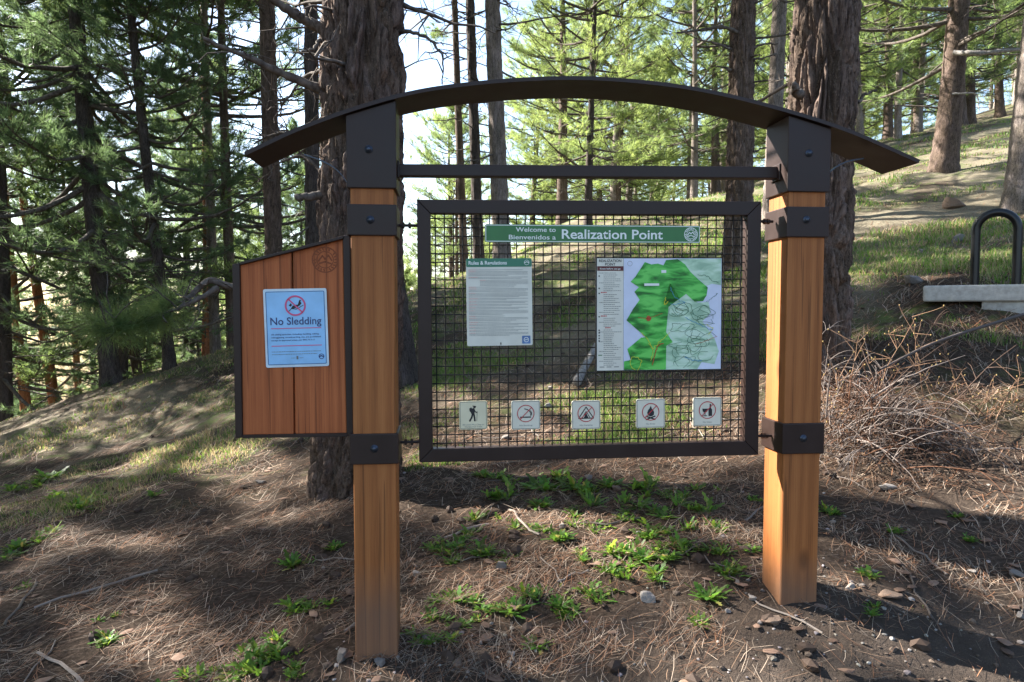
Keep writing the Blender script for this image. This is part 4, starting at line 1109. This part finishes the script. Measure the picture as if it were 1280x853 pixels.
for q in (q1[20:], q2[11:]):
    for p in q:
        for _ in range(13):
            d = g.normal(0, 1, 3); d /= np.linalg.norm(d); TP.append(p + d * g.uniform(0.02, 0.16)); TD.append(d)
V, F, col = needle_tufts(np.array(TP), np.array(TD), g, 26, 0.13, 0.0026, 0.8)
link('needle_spray', np_mesh('needle_spray', V, F, False, col), M['needles'], TA)
limb(TB, [(1000, 120), (990, 114), (985, 106)], [4.5, 4.4, 4.35], 0.030, 0.020, name='stub', seed=8)
limb(TB, [(1072, 128), (1082, 120), (1092, 116)], [4.7, 4.7, 4.7], 0.014, 0.006, name='stub', seed=9)
tr1 = [o for o in C.objects if o.get('label', '').startswith('rough brown pine')][0]
limb(tr1, [(924, 42), (900, 33), (872, 38), (844, 38)], [8.2, 8.1, 8, 7.9], 0.026, 0.010, twigs=8, seed=10)
for k, (y_, dx) in enumerate(((75, 18), (88, -14), (62, -20), (190, 14), (60, 22))):
    sgn = 1 if dx > 0 else -1
    limb(tr1, [(928 + sgn * 14, y_), (928 + sgn * 22, y_ - 3), (928 + sgn * 20 + dx, y_ - 6)], 8.2, 0.018, 0.008, name='stub', seed=20 + k)
lone = [o for o in C.objects if o.get('label', '').startswith('sunlit pine standing alone')][0]
limb(lone, [(1192, 66), (1212, 68), (1240, 66), (1275, 62)], [12.8, 12.6, 12.5, 12.4], 0.045, 0.03, seed=31, m='log', twigs=4)
limb(lone, [(1190, 118), (1205, 116), (1222, 118), (1226, 138)], [12.8, 12.7, 12.6, 12.5], 0.022, 0.008, seed=32, m='log', twigs=3)

# ---------------------------------------------------------------- rocks, rack, log, brush
def scatter_xy(n, r0, r1, a0, a1, g):
    r = r0 * (r1 / r0) ** g.random(n); a = g.uniform(a0, a1, n)
    return np.column_stack([r * np.sin(a), r * np.cos(a)]), r
def rock_mesh(seed, flatz=0.6):
    bm = bmesh.new(); bmesh.ops.create_icosphere(bm, subdivisions=3, radius=1.0)
    g = np.random.default_rng(seed)
    P = np.array([v.co for v in bm.verts])
    for _ in range(16):
        n = g.normal(0, 1, 3); n /= np.linalg.norm(n); c = g.uniform(0.38, 0.8)
        d = P @ n; P = P - np.maximum(d - c, 0)[:, None] * n[None] * 0.92
    P *= (1 + 0.30 * (fbm(P * 3.5 + seed, 4, seed) - 0.5))[:, None]
    P *= np.array([1, g.uniform(0.65, 0.95), flatz])
    for v, p in zip(bm.verts, P): v.co = p
    return bm_mesh('rock', bm, False)
ROCKS = [rock_mesh(s, f) for s, f in ((1, .75), (2, .55), (3, .8), (4, .4), (5, .65), (6, .5))]
def rock(px, py, wpx, k, mk, label, sink=0.25, name='rock', tall=1.0, D=None, group=None):
    p = ground_hit(px, py) if D is None else at(px, py, D)
    p.z = gz(p.x, p.y)
    me = ROCKS[k].copy() if mk not in [m.name for m in ROCKS[k].materials] else ROCKS[k]
    me.materials.clear(); me.materials.append(M[mk])
    o = link(name, me); s = wpx * p.y / FPX / 2
    o.location = (p.x, p.y, p.z + s * 0.55 * tall * (1 - sink) * 0.6); o.scale = (s, s, s * tall); o.rotation_euler = (rnd.uniform(-.2, .2), rnd.uniform(-.2, .2), rnd.uniform(0, 6.28))
    tag(o, label, 'rock', group)
    return o
rock(625, 713, 22, 0, 'rock_grey', 'rounded grey stone below the No Smoking plate beside leafy weeds', tall=1.1)
rock(811, 752, 24, 2, 'rock_pale', 'upright pale pointed stone at the edge of bare dirt', tall=1.25)
rock(520, 722, 16, 4, 'rock_pale', 'small pale stone just right of the left post')
rock(702, 663, 16, 4, 'rock_pale', 'small pale stone in the weeds below the tent plate')
rock(427, 826, 30, 0, 'rock_grey', 'largest stone left of the left post foot')
rock(408, 838, 20, 1, 'rock_brown', 'brownish stone at the far left of the post foot stones')
rock(476, 838, 24, 4, 'rock_grey', 'grey stone in front of the left post foot')
rock(572, 833, 20, 2, 'rock_brown', 'round brown stone right of the left post foot')
rock(636, 838, 17, 0, 'rock_grey', 'grey stone at the bottom picture edge below the weeds')
rock(641, 822, 12, 4, 'rock_pale', 'small pale stone just above the grey bottom-edge stone')
rock(601, 806, 11, 2, 'rock_pale', 'small pale stone among pebbles right of left post')
rock(968, 781, 30, 1, 'rock_brown', 'flat brown stone in the dirt before the right post')
rock(940, 752, 16, 4, 'rock_pale', 'angular pale stone left of the right post foot')
rock(922, 733, 13, 0, 'rock_grey', 'grey stone in weeds left of the right post')
rock(910, 765, 10, 2, 'rock_pale', 'tiny white stone left of the right post foot')
rock(1062, 738, 18, 2, 'rock_pale', 'pale split stone right of the right post foot')
rock(1077, 735, 16, 5, 'rock_grey', 'grey stone between the split stone and long brown stone')
rock(1115, 748, 42, 3, 'rock_brown', 'long low brown stone right of the right post', tall=0.8)
rock(1108, 612, 26, 5, 'rock_pale', 'pale angular stone in front of the brush heap')
rock(1213, 718, 18, 3, 'rock_grey', 'flat grey stone in the dark dirt at right')
rock(1268, 720, 24, 3, 'rock_grey', 'flat stone at the right picture edge in the dirt')
rock(1276, 775, 18, 0, 'rock_grey', 'grey stone cut by the right picture edge')
rock(300, 612, 18, 5, 'rock_brown', 'brown stone in the needles below the red board')
rock(325, 606, 22, 3, 'rock_grey', 'flat grey stone near the thick ponderosa base')
rock(769, 612, 18, 1, 'rock_brown', 'brown stone just below the frame under the campfire plate')
rock(736, 600, 14, 0, 'rock_grey', 'grey stone just below the frame under the tent plate')
rock(806, 833, 9, 4, 'rock_pale', 'tiny white pebble alone in the bare dirt')
rock(1040, 657, 9, 2, 'rock_pale', 'tiny pale stone just right of the right post')
rock(1189, 248, 32, 0, 'rock_brown', 'tan boulder on the path below the lone sunlit pine', D=10.2)
rock(1150, 313, 16, 4, 'rock_grey', 'grey rock in the grass left of the bike hoop', D=7.8)
rock(1197, 303, 24, 2, 'rock_grey', 'dark grey rock in the grass behind the bike hoop', D=8.0)
rock(1138, 372, 34, 1, 'rock_grey', 'grey boulder touching the left end of the concrete slab', D=6.0)
rock(688, 487, 12, 4, 'rock_pale', 'pale stone seen through the mesh left of the log', D=5.6)
rock(686, 514, 14, 0, 'rock_pale', 'white stone seen through the mesh between two plates', D=5.2)
rock(633, 552, 16, 1, 'rock_grey', 'grey stone seen through the mesh below the cigarette plate', D=4.6)
g = np.random.default_rng(5)
a = Acc()
ic_ = bmesh.new(); bmesh.ops.create_icosphere(ic_, subdivisions=1, radius=1.0)
IV = np.array([v.co for v in ic_.verts]); IF = np.array([[v.index for v in f.verts] for f in ic_.faces]); ic_.free()
spots = []
for cx, cy, sd, n in ((-0.42, 2.02, 0.16, 130), (-0.05, 2.1, 0.14, 110), (0.98, 2.2, 0.16, 70), (1.25, 2.5, 0.2, 70), (0.2, 2.3, 0.6, 90), (0.9, 2.0, 0.8, 160), (1.6, 2.4, 0.5, 130), (-0.1, 3.2, 1.2, 120), (-0.75, 4.0, 0.5, 110), (1.2, 3.0, 0.6, 90)):
    for _ in range(n): spots.append((g.normal(cx, sd), g.normal(cy, sd)))
spots = np.array(spots); hz = height(spots)
for (x, y), z in zip(spots, hz):
    s = min(0.012, 0.0022 * math.exp(g.normal(0.35, 0.6)))
    v = IV * (1 + g.uniform(-.28, .28, (len(IV), 1))) * s * np.array([1.2, 1, .7]); th = g.uniform(0, 6.28)
    v = np.column_stack([v[:, 0] * math.cos(th) - v[:, 1] * math.sin(th), v[:, 0] * math.sin(th) + v[:, 1] * math.cos(th), v[:, 2]]) + np.array([x, y, z + s * 0.25])
    c = g.uniform(0.10, 0.30); a.add(v, IF, (c, c * g.uniform(.84, .95), c * g.uniform(.72, .9)))
tag(link('gravel', a.mesh('gravel', False), M['litter']), 'small pebbles strewn over the soil around the posts', 'gravel', None, 'stuff')

a = Acc(); g = np.random.default_rng(6)
xy = np.column_stack([g.uniform(-1.6, 2.6, 5200), g.uniform(1.65, 2.9, 5200)])
nz = fbm(np.column_stack([xy, xy[:, 0] * 0]) * 1.1, 4, 31); td_ = np.clip((2.35 + 0.16 * xy[:, 0] + 0.9 * (nz - 0.5) - xy[:, 1]) * 2.2, 0.03, 1)
xy = xy[g.random(len(xy)) < td_]; hz = height(xy)
for (x, y), z in zip(xy, hz):
    s = min(0.011, 0.0022 * math.exp(g.normal(0.2, 0.6)))
    v = IV * (1 + g.uniform(-.35, .35, (len(IV), 1))) * s * np.array([1.2, 1, .8]) + np.array([x, y, z + s * 0.2])
    c = g.uniform(0.05, 0.13); a.add(v, IF, (c, c * .74, c * .56))
tag(link('soil_clods', a.mesh('soil_clods', False), M['litter']), 'crumbs of dark soil on the bare trodden dirt', 'soil', None, 'stuff')

a = Acc(); g = np.random.default_rng(8)
xy, _r = scatter_xy(520, 1.9, 7.5, R(-55), R(55), g); hz = height(xy)
for (x, y), z in zip(xy, hz):
    if g.random() < 0.22:      # a cone
        v = IV * (1 + g.uniform(-.2, .2, (len(IV), 1))) * 0.022 * np.array([1.5, 1, .9]); c = np.array([0.055, 0.036, 0.026])
    else:                      # a flake of bark
        v = IV * (1 + g.uniform(-.35, .35, (len(IV), 1))) * g.uniform(0.008, 0.022) * np.array([1.7, 1, .22]); c = np.array([0.16, 0.10, 0.07]) * g.uniform(0.5, 1.5)
    th = g.uniform(0, 6.28); v = np.column_stack([v[:, 0] * math.cos(th) - v[:, 1] * math.sin(th), v[:, 0] * math.sin(th) + v[:, 1] * math.cos(th), v[:, 2]])
    a.add(v + np.array([x, y, z + 0.008]), IF, c)
for k in range(70):            # sticks
    x, y = g.normal(0, 1.6), g.uniform(2.1, 6.5); th = g.uniform(0, 3.14); L_ = g.uniform(0.12, 0.5); q = [[x + math.cos(th) * L_ * t_ + g.normal(0, .008), y + math.sin(th) * L_ * t_ + g.normal(0, .008)] for t_ in np.linspace(-.5, .5, 6)]
    V, F = tube(np.column_stack([q, height(np.array(q)) + 0.008]), g.uniform(0.002, 0.006), 5); a.add(V, F, np.array([0.2, 0.165, 0.14]) * g.uniform(0.4, 1.3))
tag(link('forest_debris', a.mesh('forest_debris', False), M['litter']), 'cones, bark flakes and sticks strewn over the needle litter', 'debris', None, 'stuff')

# bike rack on its concrete base
bp = at(1240, 372, 5.0); bp.z = gz(bp.x, bp.y)
ra = math.atan2(bp.x, bp.y)
rk = empty('bike_rack', bp, (0, 0, -ra))
tag(rk, 'black bent-pipe bike hoop on a weathered concrete slab', 'bike rack')
rn = Vector((math.sin(ra), math.cos(ra), 0)); rx = Vector((math.cos(ra), -math.sin(ra), 0))
def rl(px, py, dep=0.0):
    d = ray(px, py); o = Vector((0, 0, EYE)); s_ = (bp + rn * dep - o).dot(rn) / d.dot(rn); p = o + d * s_ - bp
    return np.array([p.dot(rx), dep, p.z])
A0, A1 = rl(1217.5, 356, 0.10), rl(1270, 356, 0.10)
topz = rl(1243, 266, 0.10)[2]; rr_ = (A1[0] - A0[0]) / 2
pth = [A0 + np.array([0, 0, -0.1]), A0 + np.array([0, 0, 0.1]), A0 * [1, 1, 0] + np.array([0, 0, topz - rr_])]
for k in range(1, 16):
    th = math.pi * (1 - k / 16); pth.append(np.array([(A0[0] + A1[0]) / 2 + rr_ * math.cos(th), A0[1], topz - rr_ + rr_ * math.sin(th)]))
pth += [A1 * [1, 1, 0] + np.array([0, 0, topz - rr_]), A1 + np.array([0, 0, 0.1]), A1 + np.array([0, 0, -0.1])]
V, F = tube(pth, 0.030, 14); link('hoop', np_mesh('hoop', V, F), M['rack_black'], rk)
s0, s1 = rl(1153, 377.5), rl(1302, 355)
link('slab', bm_mesh('slab', box_bm(s0[0], s1[0], 0, 0.30, s0[2], s1[2], 0.02, 3)), M['concrete'], rk)
f0, f1 = rl(1226, 400, 0.03), rl(1300, 378, 0.03)
link('footing', bm_mesh('footing', box_bm(f0[0], f1[0], 0.03, 0.26, f0[2] - 0.25, s0[2] + 0.003, 0.015, 2)), M['concrete'], rk)

# grey log behind the mesh
pa, pb = at(721, 497, 5.6), at(745, 432, 6.9)
for p in (pa, pb): p.z = gz(p.x, p.y) + 0.05
mid = (pa + pb) / 2; lg = [np.array(pa - mid), np.array((pa - mid) * 0.4), np.array((pb - mid) * 0.3) + [0.01, 0, 0.01], np.array(pb - mid)]
V, F = tube(spline(lg, 14), np.linspace(0.038, 0.030, 14), 10)
n0 = len(V); V = np.vstack([V, [lg[0]], [lg[-1]]])
capf = [[i, n0, (i + 1) % 10] for i in range(10)] + [[n0 - 10 + i, n0 - 10 + (i + 1) % 10, n0 + 1] for i in range(10)]
tag(link('fallen_log', np_mesh('fallen_log', V, [F, np.array(capf)]), M['log'], None, mid), 'weathered grey log on the slope seen through the mesh', 'log')

# heap of cut twigs right of the right post
hp = at(1125, 560, 3.5); hp.z = gz(hp.x, hp.y)
heap = empty('brush_heap', hp); tag(heap, 'heap of bleached dead twigs right of the right post', 'brush heap')
g = np.random.default_rng(12)
def twig(g, p0, d, L, bend, r, n=9):
    k = np.linspace(0, 1, n)[:, None]; side = np.cross(d, [0, 0, 1]); 
    q = p0 + d * L * k + np.array([0, 0, -1]) * bend * L * k ** 2 + side * g.normal(0, 0.12) * L * k ** 2
    return q + np.cumsum(g.normal(0, 0.013, (n, 3)), axis=0) * L * k
def wood_col(g):
    c = g.choice(3, p=[0.38, 0.36, 0.26]); b = g.uniform(0.7, 1.25)
    return np.array([(0.19, 0.155, 0.135), (0.065, 0.041, 0.030), (0.12, 0.058, 0.033)][c]) * b
def heap_twig(g, small):
    x0, y0 = g.normal(-0.14, 0.17), g.normal(0.12, 0.18)
    p0 = np.array([x0, y0, gz(hp.x + x0, hp.y + y0) - hp.z + g.uniform(0, 0.34) * math.exp(-(x0 + 0.16) ** 2 / 0.08)])
    az = g.normal(0.15, 1.3); el = g.uniform(0.15, 1.25)
    d = np.array([math.cos(az) * math.cos(el), math.sin(az) * math.cos(el) * 0.7, math.sin(el)])
    L = g.uniform(0.15, 0.42) if small else g.uniform(0.3, 0.75)
    return twig(g, p0, d, L, g.uniform(0.1, 0.85), 1)
for k in range(80):
    q = heap_twig(g, False); c = wood_col(g); a = Acc(); r = g.uniform(0.002, 0.0055)
    V, F = tube(q, r * (1 - 0.75 * np.linspace(0, 1, len(q))), 5); a.add(V, F, c)
    for _ in range(g.integers(2, 6)):
        i = g.integers(2, 8); d = q[min(i + 1, 8)] - q[i - 1]; d /= np.linalg.norm(d); d = d + g.normal(0, 0.5, 3); d /= np.linalg.norm(d)
        q2_ = twig(g, q[i], d, g.uniform(0.08, 0.25), 0.4, 1, 6); V, F = tube(q2_, 0.0022 * (1 - 0.7 * np.linspace(0, 1, 6)), 4); a.add(V, F, c)
    link('stem', a.mesh('stem'), M['twig'], heap)
a = Acc()
for k in range(760):
    q = heap_twig(g, True); V, F = tube(q, g.uniform(0.0012, 0.003) * (1 - 0.7 * np.linspace(0, 1, len(q))), 4); a.add(V, F, wood_col(g))
tag(link('twigs', a.mesh('twigs'), M['twig'], heap), kind='stuff')

fb = at(1200, 412, 3.7)
V, F = tube(spline([np.array(at(*p, D) - fb) for p, D in (((1100, 462), 3.6), ((1165, 430), 3.9), ((1230, 408), 4.3), ((1300, 388), 4.75), ((1360, 378), 4.95))], 24), np.linspace(0.006, 0.013, 24), 8)
tag(link('fallen_branch', np_mesh('fallen_branch', V, F, True, np.broadcast_to([0.085, 0.068, 0.06], (len(V), 3))), M['twig'], None, fb), 'long bare grey branch propped across the brush heap', 'branch')

def bare_shrub(px, py, D, H, n, label, seed, spread):
    p = at(px, py, D); p.z = gz(p.x, p.y); o = empty('bare_shrub', p); tag(o, label, 'shrub', 'leafless shrubs by the brush heap'); g = np.random.default_rng(seed)
    for k in range(n):
        az = g.uniform(-0.6, 3.7); el = g.uniform(0.7, 1.45)
        d = np.array([math.cos(az) * math.cos(el) * spread, math.sin(az) * math.cos(el) * spread * 0.5, math.sin(el)]); d /= np.linalg.norm(d)
        L_ = H * g.uniform(0.55, 1.1); q = twig(g, np.array([g.normal(0, .04), g.normal(0, .04), -0.02]), d, L_, 0.15, 1, 12)
        a = Acc(); c = np.array([0.17, 0.10, 0.06]) * g.uniform(0.7, 1.2); V, F = tube(q, 0.004 * (1 - 0.7 * np.linspace(0, 1, 12)), 5); a.add(V, F, c)
        for _ in range(9):
            i = g.integers(4, 12); dd = g.normal(0, 1, 3) + [0, 0, 0.6]; dd /= np.linalg.norm(dd); l = g.uniform(0.06, 0.2)
            q2_ = twig(g, q[i], dd, l, 0.0, 1, 6); V, F = tube(q2_, 0.0020 * (1 - 0.6 * np.linspace(0, 1, 6)), 4); a.add(V, F, c * 1.25)
            for b_ in (5,):
                a.add(IV * 0.0036 * np.array([1, 1, 1.6]) + q2_[b_] + g.normal(0, 0.004, 3), IF, (0.30, 0.21, 0.08))
        link('stem', a.mesh('stem'), M['twig'], o)
bare_shrub(1056, 480, 3.7, 0.8, 6, 'tall leafless budding shrub before the dark ponderosa trunk', 41, 0.6)
bare_shrub(1165, 470, 3.9, 0.6, 5, 'leafless budding shrub below the concrete slab', 42, 1.0)
bare_shrub(1240, 520, 3.7, 0.45, 4, 'low leafless shrub at the right end of the brush heap', 43, 1.3)

# ---------------------------------------------------------------- weeds, grass, litter
def weed_mesh(seed, n, L, up, heads, spread):
    """several small rosettes grown together, with a few withered leaves"""
    g = np.random.default_rng(seed); a = Acc()
    hs = np.column_stack([g.normal(0, spread, heads), g.normal(0, spread * 0.8, heads)]); hs[0] = 0; sz = g.uniform(0.45, 1.0, heads)
    for k in range(n):
        hd = g.integers(heads)
        az = g.uniform(0, 6.28); el = g.uniform(0.1, up); l = L * sz[hd] * g.uniform(0.4, 1.15); w = l * g.uniform(0.09, 0.19)
        m = 7; s_ = np.linspace(0, 1, m); r = g.uniform(0, 0.3) * L; o = np.array([hs[hd, 0] + math.cos(az + g.normal(0, .6)) * r, hs[hd, 1] + math.sin(az + g.normal(0, .6)) * r, 0])
        d = np.array([math.cos(az), math.sin(az), 0]); sd = np.array([-d[1], d[0], 0])
        q = o + d * (l * math.cos(el) * s_)[:, None] + sd * (g.normal(0, 0.15) * l * s_ ** 2)[:, None]; q[:, 2] += l * math.sin(el) * (s_ - g.uniform(0.2, 0.7) * s_ ** 2)
        wd = w * np.sin(np.pi * np.clip(s_ * 0.92 + 0.08, 0, 1)) ** 0.6 * np.where(np.arange(m) % 2 == 0, 0.5, 1.2)
        V = np.concatenate([q + sd * wd[:, None], q - sd * wd[:, None]])
        F = np.array([[i, i + 1, m + i + 1, m + i] for i in range(m - 1)])
        b = g.uniform(0.5, 1.25); c = (b * g.uniform(.8, 1.3), b, b * .9)
        if g.random() < 0.06: c = (b * 2.6, b * 1.2, b * 2.2)
        a.add(V, F, c)
    return a.mesh('weed', False)
WEEDS = [weed_mesh(50, 110, 0.075, 1.25, 4, 0.032), weed_mesh(51, 130, 0.055, 1.1, 6, 0.038), weed_mesh(52, 80, 0.095, 1.3, 3, 0.026), weed_mesh(53, 150, 0.050, 1.0, 7, 0.042), weed_mesh(54, 100, 0.070, 0.9, 5, 0.036), weed_mesh(55, 70, 0.06, 1.3, 3, 0.034)]
for w_ in WEEDS: w_.materials.append(M['weed'])
def weed(px, py, wpx, label, group='green weeds around the kiosk'):
    p = ground_hit(px, py); k = rnd.randrange(len(WEEDS)); o = link('weed', WEEDS[k]); s = 1.5 * wpx * p.y / FPX / 0.19
    o.location = (p.x, p.y, p.z - 0.004); o.scale = (s, s, s * rnd.uniform(1.0, 1.45)); o.rotation_euler = (0, 0, rnd.uniform(0, 6.28)); tag(o, label, 'weed', group)
def nth(k, n):
    if n == 1: return ''
    if n == 2: return ('left one of two', 'right one of two')[k]
    if n == 3: return ('leftmost of three', 'middle of three', 'rightmost of three')[k]
    w = ('leftmost', 'second from the left', 'third from the left', 'fourth from the left', 'fifth from the left', 'sixth from the left', 'seventh from the left')
    return 'rightmost' if k == n - 1 else w[k] if k < 7 else ('second', 'third', 'fourth', 'fifth', 'sixth', 'seventh')[n - 2 - k] + ' from the right'
def weed_row(items, text_, group='green weeds around the kiosk'):
    """like weeds of one spot, told apart by their order there"""
    items = sorted(items)
    for k, (px, py, w_) in enumerate(items):
        t_ = nth(k, len(items)); weed(px, py, w_, text_ + (', ' + t_ if t_ else ''), group)
patch = {}
def patch_add(px, py, w_):
    c = 'hiker plate' if px < 612 else 'cigarette plate' if px < 696 else 'tent plate' if px < 774 else 'campfire plate' if px < 848 else 'bottle plate'
    r_ = 'close under the frame' if py < 635 else 'halfway down the slope' if py < 700 else 'near the bare dirt'
    patch.setdefault('green weed below the ' + c + ' ' + r_, []).append((px, py, w_))
for px, py, w_, lb in [(594, 650, 42, 'bright sunlit leafy weed below the hiker plate'), (552, 690, 52, None), (578, 684, 40, None), (606, 694, 52, None), (690, 612, 60, None), (668, 606, 40, None), (612, 594, 36, 'weed clump just under the frame below the hiker plate'), (630, 622, 40, None), (742, 632, 52, None), (720, 640, 36, None),
                     (820, 640, 54, None), (850, 632, 40, None), (790, 650, 44, None), (880, 640, 36, None), (662, 660, 40, None), (700, 674, 44, None), (770, 690, 40, None), (800, 694, 50, None), (832, 700, 46, None), (785, 716, 46, None), (760, 748, 56, 'weed clump left of the upright pale stone'), (738, 744, 36, None), (640, 768, 50, None), (618, 760, 36, None),
                     (690, 758, 52, None), (566, 752, 46, None), (590, 746, 36, None), (545, 772, 34, None), (540, 800, 52, 'bluish weed right of the left post foot'), (676, 808, 40, 'small weed alone in the dirt near the bottom edge'), (860, 665, 40, None), (830, 665, 36, None), (760, 610, 40, None), (810, 612, 40, None)]:
    if lb: weed(px, py, w_, lb)
    else: patch_add(px, py, w_)
for px, py, w_ in [(640, 600, 30), (700, 596, 34), (728, 612, 44), (780, 630, 46), (840, 618, 40), (870, 612, 34), (675, 632, 40), (716, 656, 30), (756, 664, 40), (812, 672, 44), (846, 684, 40), (872, 690, 40), (726, 692, 30), (752, 708, 36), (820, 722, 36), (588, 668, 34), (566, 702, 30), (636, 700, 30), (664, 742, 34), (600, 776, 34), (712, 770, 34), (574, 782, 30), (895, 660, 34), (905, 690, 30)]: patch_add(px, py, w_)
for t_, it in patch.items(): weed_row(it, t_)
for px, py, w_, lb in [(888, 748, 52, 'weed clump left of the right post, nearest its foot'), (906, 716, 46, 'weed clump left of the right post, upper one'), (872, 778, 36, 'low weed left of the flat brown stone'), (935, 690, 34, 'weed beside the right post at mid height'), (945, 626, 22, 'weed tucked beside the right post below the frame corner')]: weed(px, py, w_, lb)
for px, py, w_, lb in [(372, 706, 42, 'weed left of the left post, upper of two large ones'), (417, 686, 28, 'small weed touching the left post outline'), (386, 762, 54, 'weed left of the left post, lower of two large ones'), (138, 802, 34, 'pale-tipped weed in the needle litter at bottom left'), (146, 772, 24, 'small weed above the pale-tipped weed at bottom left')]: weed(px, py, w_, lb)
weed_row([(335, 830, 60), (300, 845, 56), (360, 815, 44), (235, 845, 46), (345, 800, 44), (318, 815, 40), (375, 838, 36), (270, 842, 40)], 'weed in the bottom-edge clump left of the left post')
weed_row([(166, 604, 24), (215, 592, 22), (120, 622, 34), (195, 620, 26), (240, 575, 22)], 'small weed on the litter left of the red board', 'weeds on the left slope')
weed_row([(98, 636, 44), (80, 622, 40), (32, 680, 40), (10, 700, 36), (34, 735, 26), (60, 668, 34), (30, 612, 40), (60, 600, 40)], 'weed by the left picture edge', 'weeds on the left slope')
for px, py, w_, lb in [(1040, 640, 28, 'weed just right of the right post'), (1117, 668, 28, 'weed in the sunny strip right of the right post'), (1212, 676, 24, 'small weed far right in the dirt'), (1086, 720, 34, 'dark weed behind the long brown stone'), (1092, 760, 32, 'dark weed left of the long brown stone'), (1142, 764, 20, 'tiny weed right of the long brown stone'), (1194, 646, 22, 'tiny weed below the brush heap')]: weed(px, py, w_, lb)

def surf(xy):
    """height and slope"""
    e = 0.03; h = height(xy); return h, (height(xy + [e, 0]) - h) / e, (height(xy + [0, e]) - h) / e
g = np.random.default_rng(21)
# fallen needles: thin bent strips, thousands, lying at all angles
xy, r = scatter_xy(170000, 1.7, 13, R(-58), R(58), g)
nz = fbm(np.column_stack([xy, xy[:, 0] * 0]) * 1.1, 4, 31); cl = fbm(np.column_stack([xy, xy[:, 0] * 0]) * 5.0, 3, 77)
trod = np.clip((2.35 + 0.16 * xy[:, 0] + 0.9 * (nz - 0.5) - xy[:, 1]) * 2.2, 0, 1)
keep = g.random(len(xy)) < (1 - 0.93 * trod) * np.clip((cl - 0.30) * 3.2, 0.12, 1)
xy, r = xy[keep], r[keep]
h, sx_, sy_ = surf(xy)
m = len(xy); th = g.uniform(0, np.pi, m) * 0.75 + g.normal(-0.2, 0.55, m); L_ = g.uniform(0.05, 0.14, m) * np.clip(r / 4, 0.8, 1.4); w_ = 0.0018 * np.clip(r / 2.8, 0.9, 3.4)
d = np.column_stack([np.cos(th), np.sin(th)]); sd = np.column_stack([-d[:, 1], d[:, 0]]); bend = g.normal(0, 0.16, m)
lift0 = g.exponential(0.004, m) + 0.001; tilt = g.normal(0, 0.10, m)
VV = []
for k, s_ in enumerate((-0.5, 0.0, 0.5)):
    c = xy + d * (L_ * s_)[:, None] + sd * (bend * L_ * (s_ * s_ - 0.1))[:, None]
    dz = (c[:, 0] - xy[:, 0]) * sx_ + (c[:, 1] - xy[:, 1]) * sy_
    for sg in (-1, 1):
        q = c + sd * (sg * w_ * (0.5 if k == 1 else 0.35))[:, None]; VV.append(np.column_stack([q, h + dz + lift0 + np.abs(tilt) * L_ * (0.5 + s_ * np.sign(tilt))]))
V = np.stack(VV, 1).reshape(-1, 3); b = np.arange(m)[:, None] * 6
F = np.concatenate([b + np.array([0, 1, 3, 2]), b + np.array([2, 3, 5, 4])])
pal = np.array([(0.31, 0.195, 0.125), (0.46, 0.355, 0.265), (0.15, 0.076, 0.046), (0.25, 0.20, 0.16), (0.33, 0.155, 0.080)])
col = pal[g.choice(5, m, p=[.28, .20, .22, .16, .14])] * np.where(g.random((m, 1)) < 0.16, g.uniform(0.85, 1.3, (m, 1)), g.uniform(0.3, 0.9, (m, 1)))
tag(link('needle_litter', np_mesh('needle_litter', V, F, False, np.repeat(col, 6, axis=0)), M['litter']), 'brown fallen pine needles covering the forest floor', 'needles', None, 'stuff')

def grass_patch(n, r0, r1, a0, a1, seed, thr, hgt, green, name, label, wscale=1.0, where=None):
    g = np.random.default_rng(seed); xy, r = scatter_xy(n, r0, r1, a0, a1, g)
    cl = fbm(np.column_stack([xy, xy[:, 0] * 0]) * 1.4, 4, seed + 5); k_ = cl + g.normal(0, 0.04, n) > thr
    if where is not None: k_ &= where(xy)
    xy, r, cl = xy[k_], r[k_], cl[k_]; h = height(xy); m = len(xy)
    th = g.uniform(0, 6.28, m); H_ = hgt * g.uniform(0.4, 1.2, m) * np.clip((cl - thr) * 8, 0.45, 1.2); w_ = 0.0022 * wscale * np.clip(r / 4, 0.8, 4)
    ln = g.normal(0, 0.45, (m, 2)) * H_[:, None]; sd = np.column_stack([np.cos(th), np.sin(th)]) * w_[:, None]
    base = np.column_stack([xy, h - 0.005]); mid = base + np.column_stack([ln * 0.35, H_ * 0.6]); top = base + np.column_stack([ln, H_])
    s3 = np.column_stack([sd, np.zeros(m)])
    V = np.stack([base - s3, base + s3, mid - s3 * 0.7, mid + s3 * 0.7, top], 1).reshape(-1, 3); b = np.arange(m)[:, None] * 5
    F4 = b + np.array([0, 1, 3, 2]); F3 = b + np.array([2, 3, 4])
    gm = (g.random(m) < green)[:, None]
    col = np.where(gm, np.array([0.62, 1.0, 0.55]), np.array([1.6, 1.15, 2.4])) * g.uniform(0.65, 1.2, (m, 1))
    tag(link(name, np_mesh(name, V, [F4, F3], False, np.repeat(col, 5, axis=0)), M['grass']), label, 'grass', None, 'stuff')
grass_patch(130000, 5.6, 26, R(8), R(50), 3, 0.47, 0.075, 0.55, 'hill_grass', 'patchy short grass on the sunny hill at right', where=lambda q: ~((np.abs(q[:, 1] - (10.3 - 0.03 * q[:, 0])) < 0.75) & (q[:, 0] > 3.8)))
grass_patch(60000, 4.8, 13, R(-50), R(-8), 4, 0.515, 0.05, 0.33, 'slope_grass', 'thin dry grass along the left slope')
grass_patch(80000, 4.2, 16, R(-9), R(24), 6, 0.465, 0.065, 0.7, 'bank_grass', 'green grass on the bank behind the mesh')
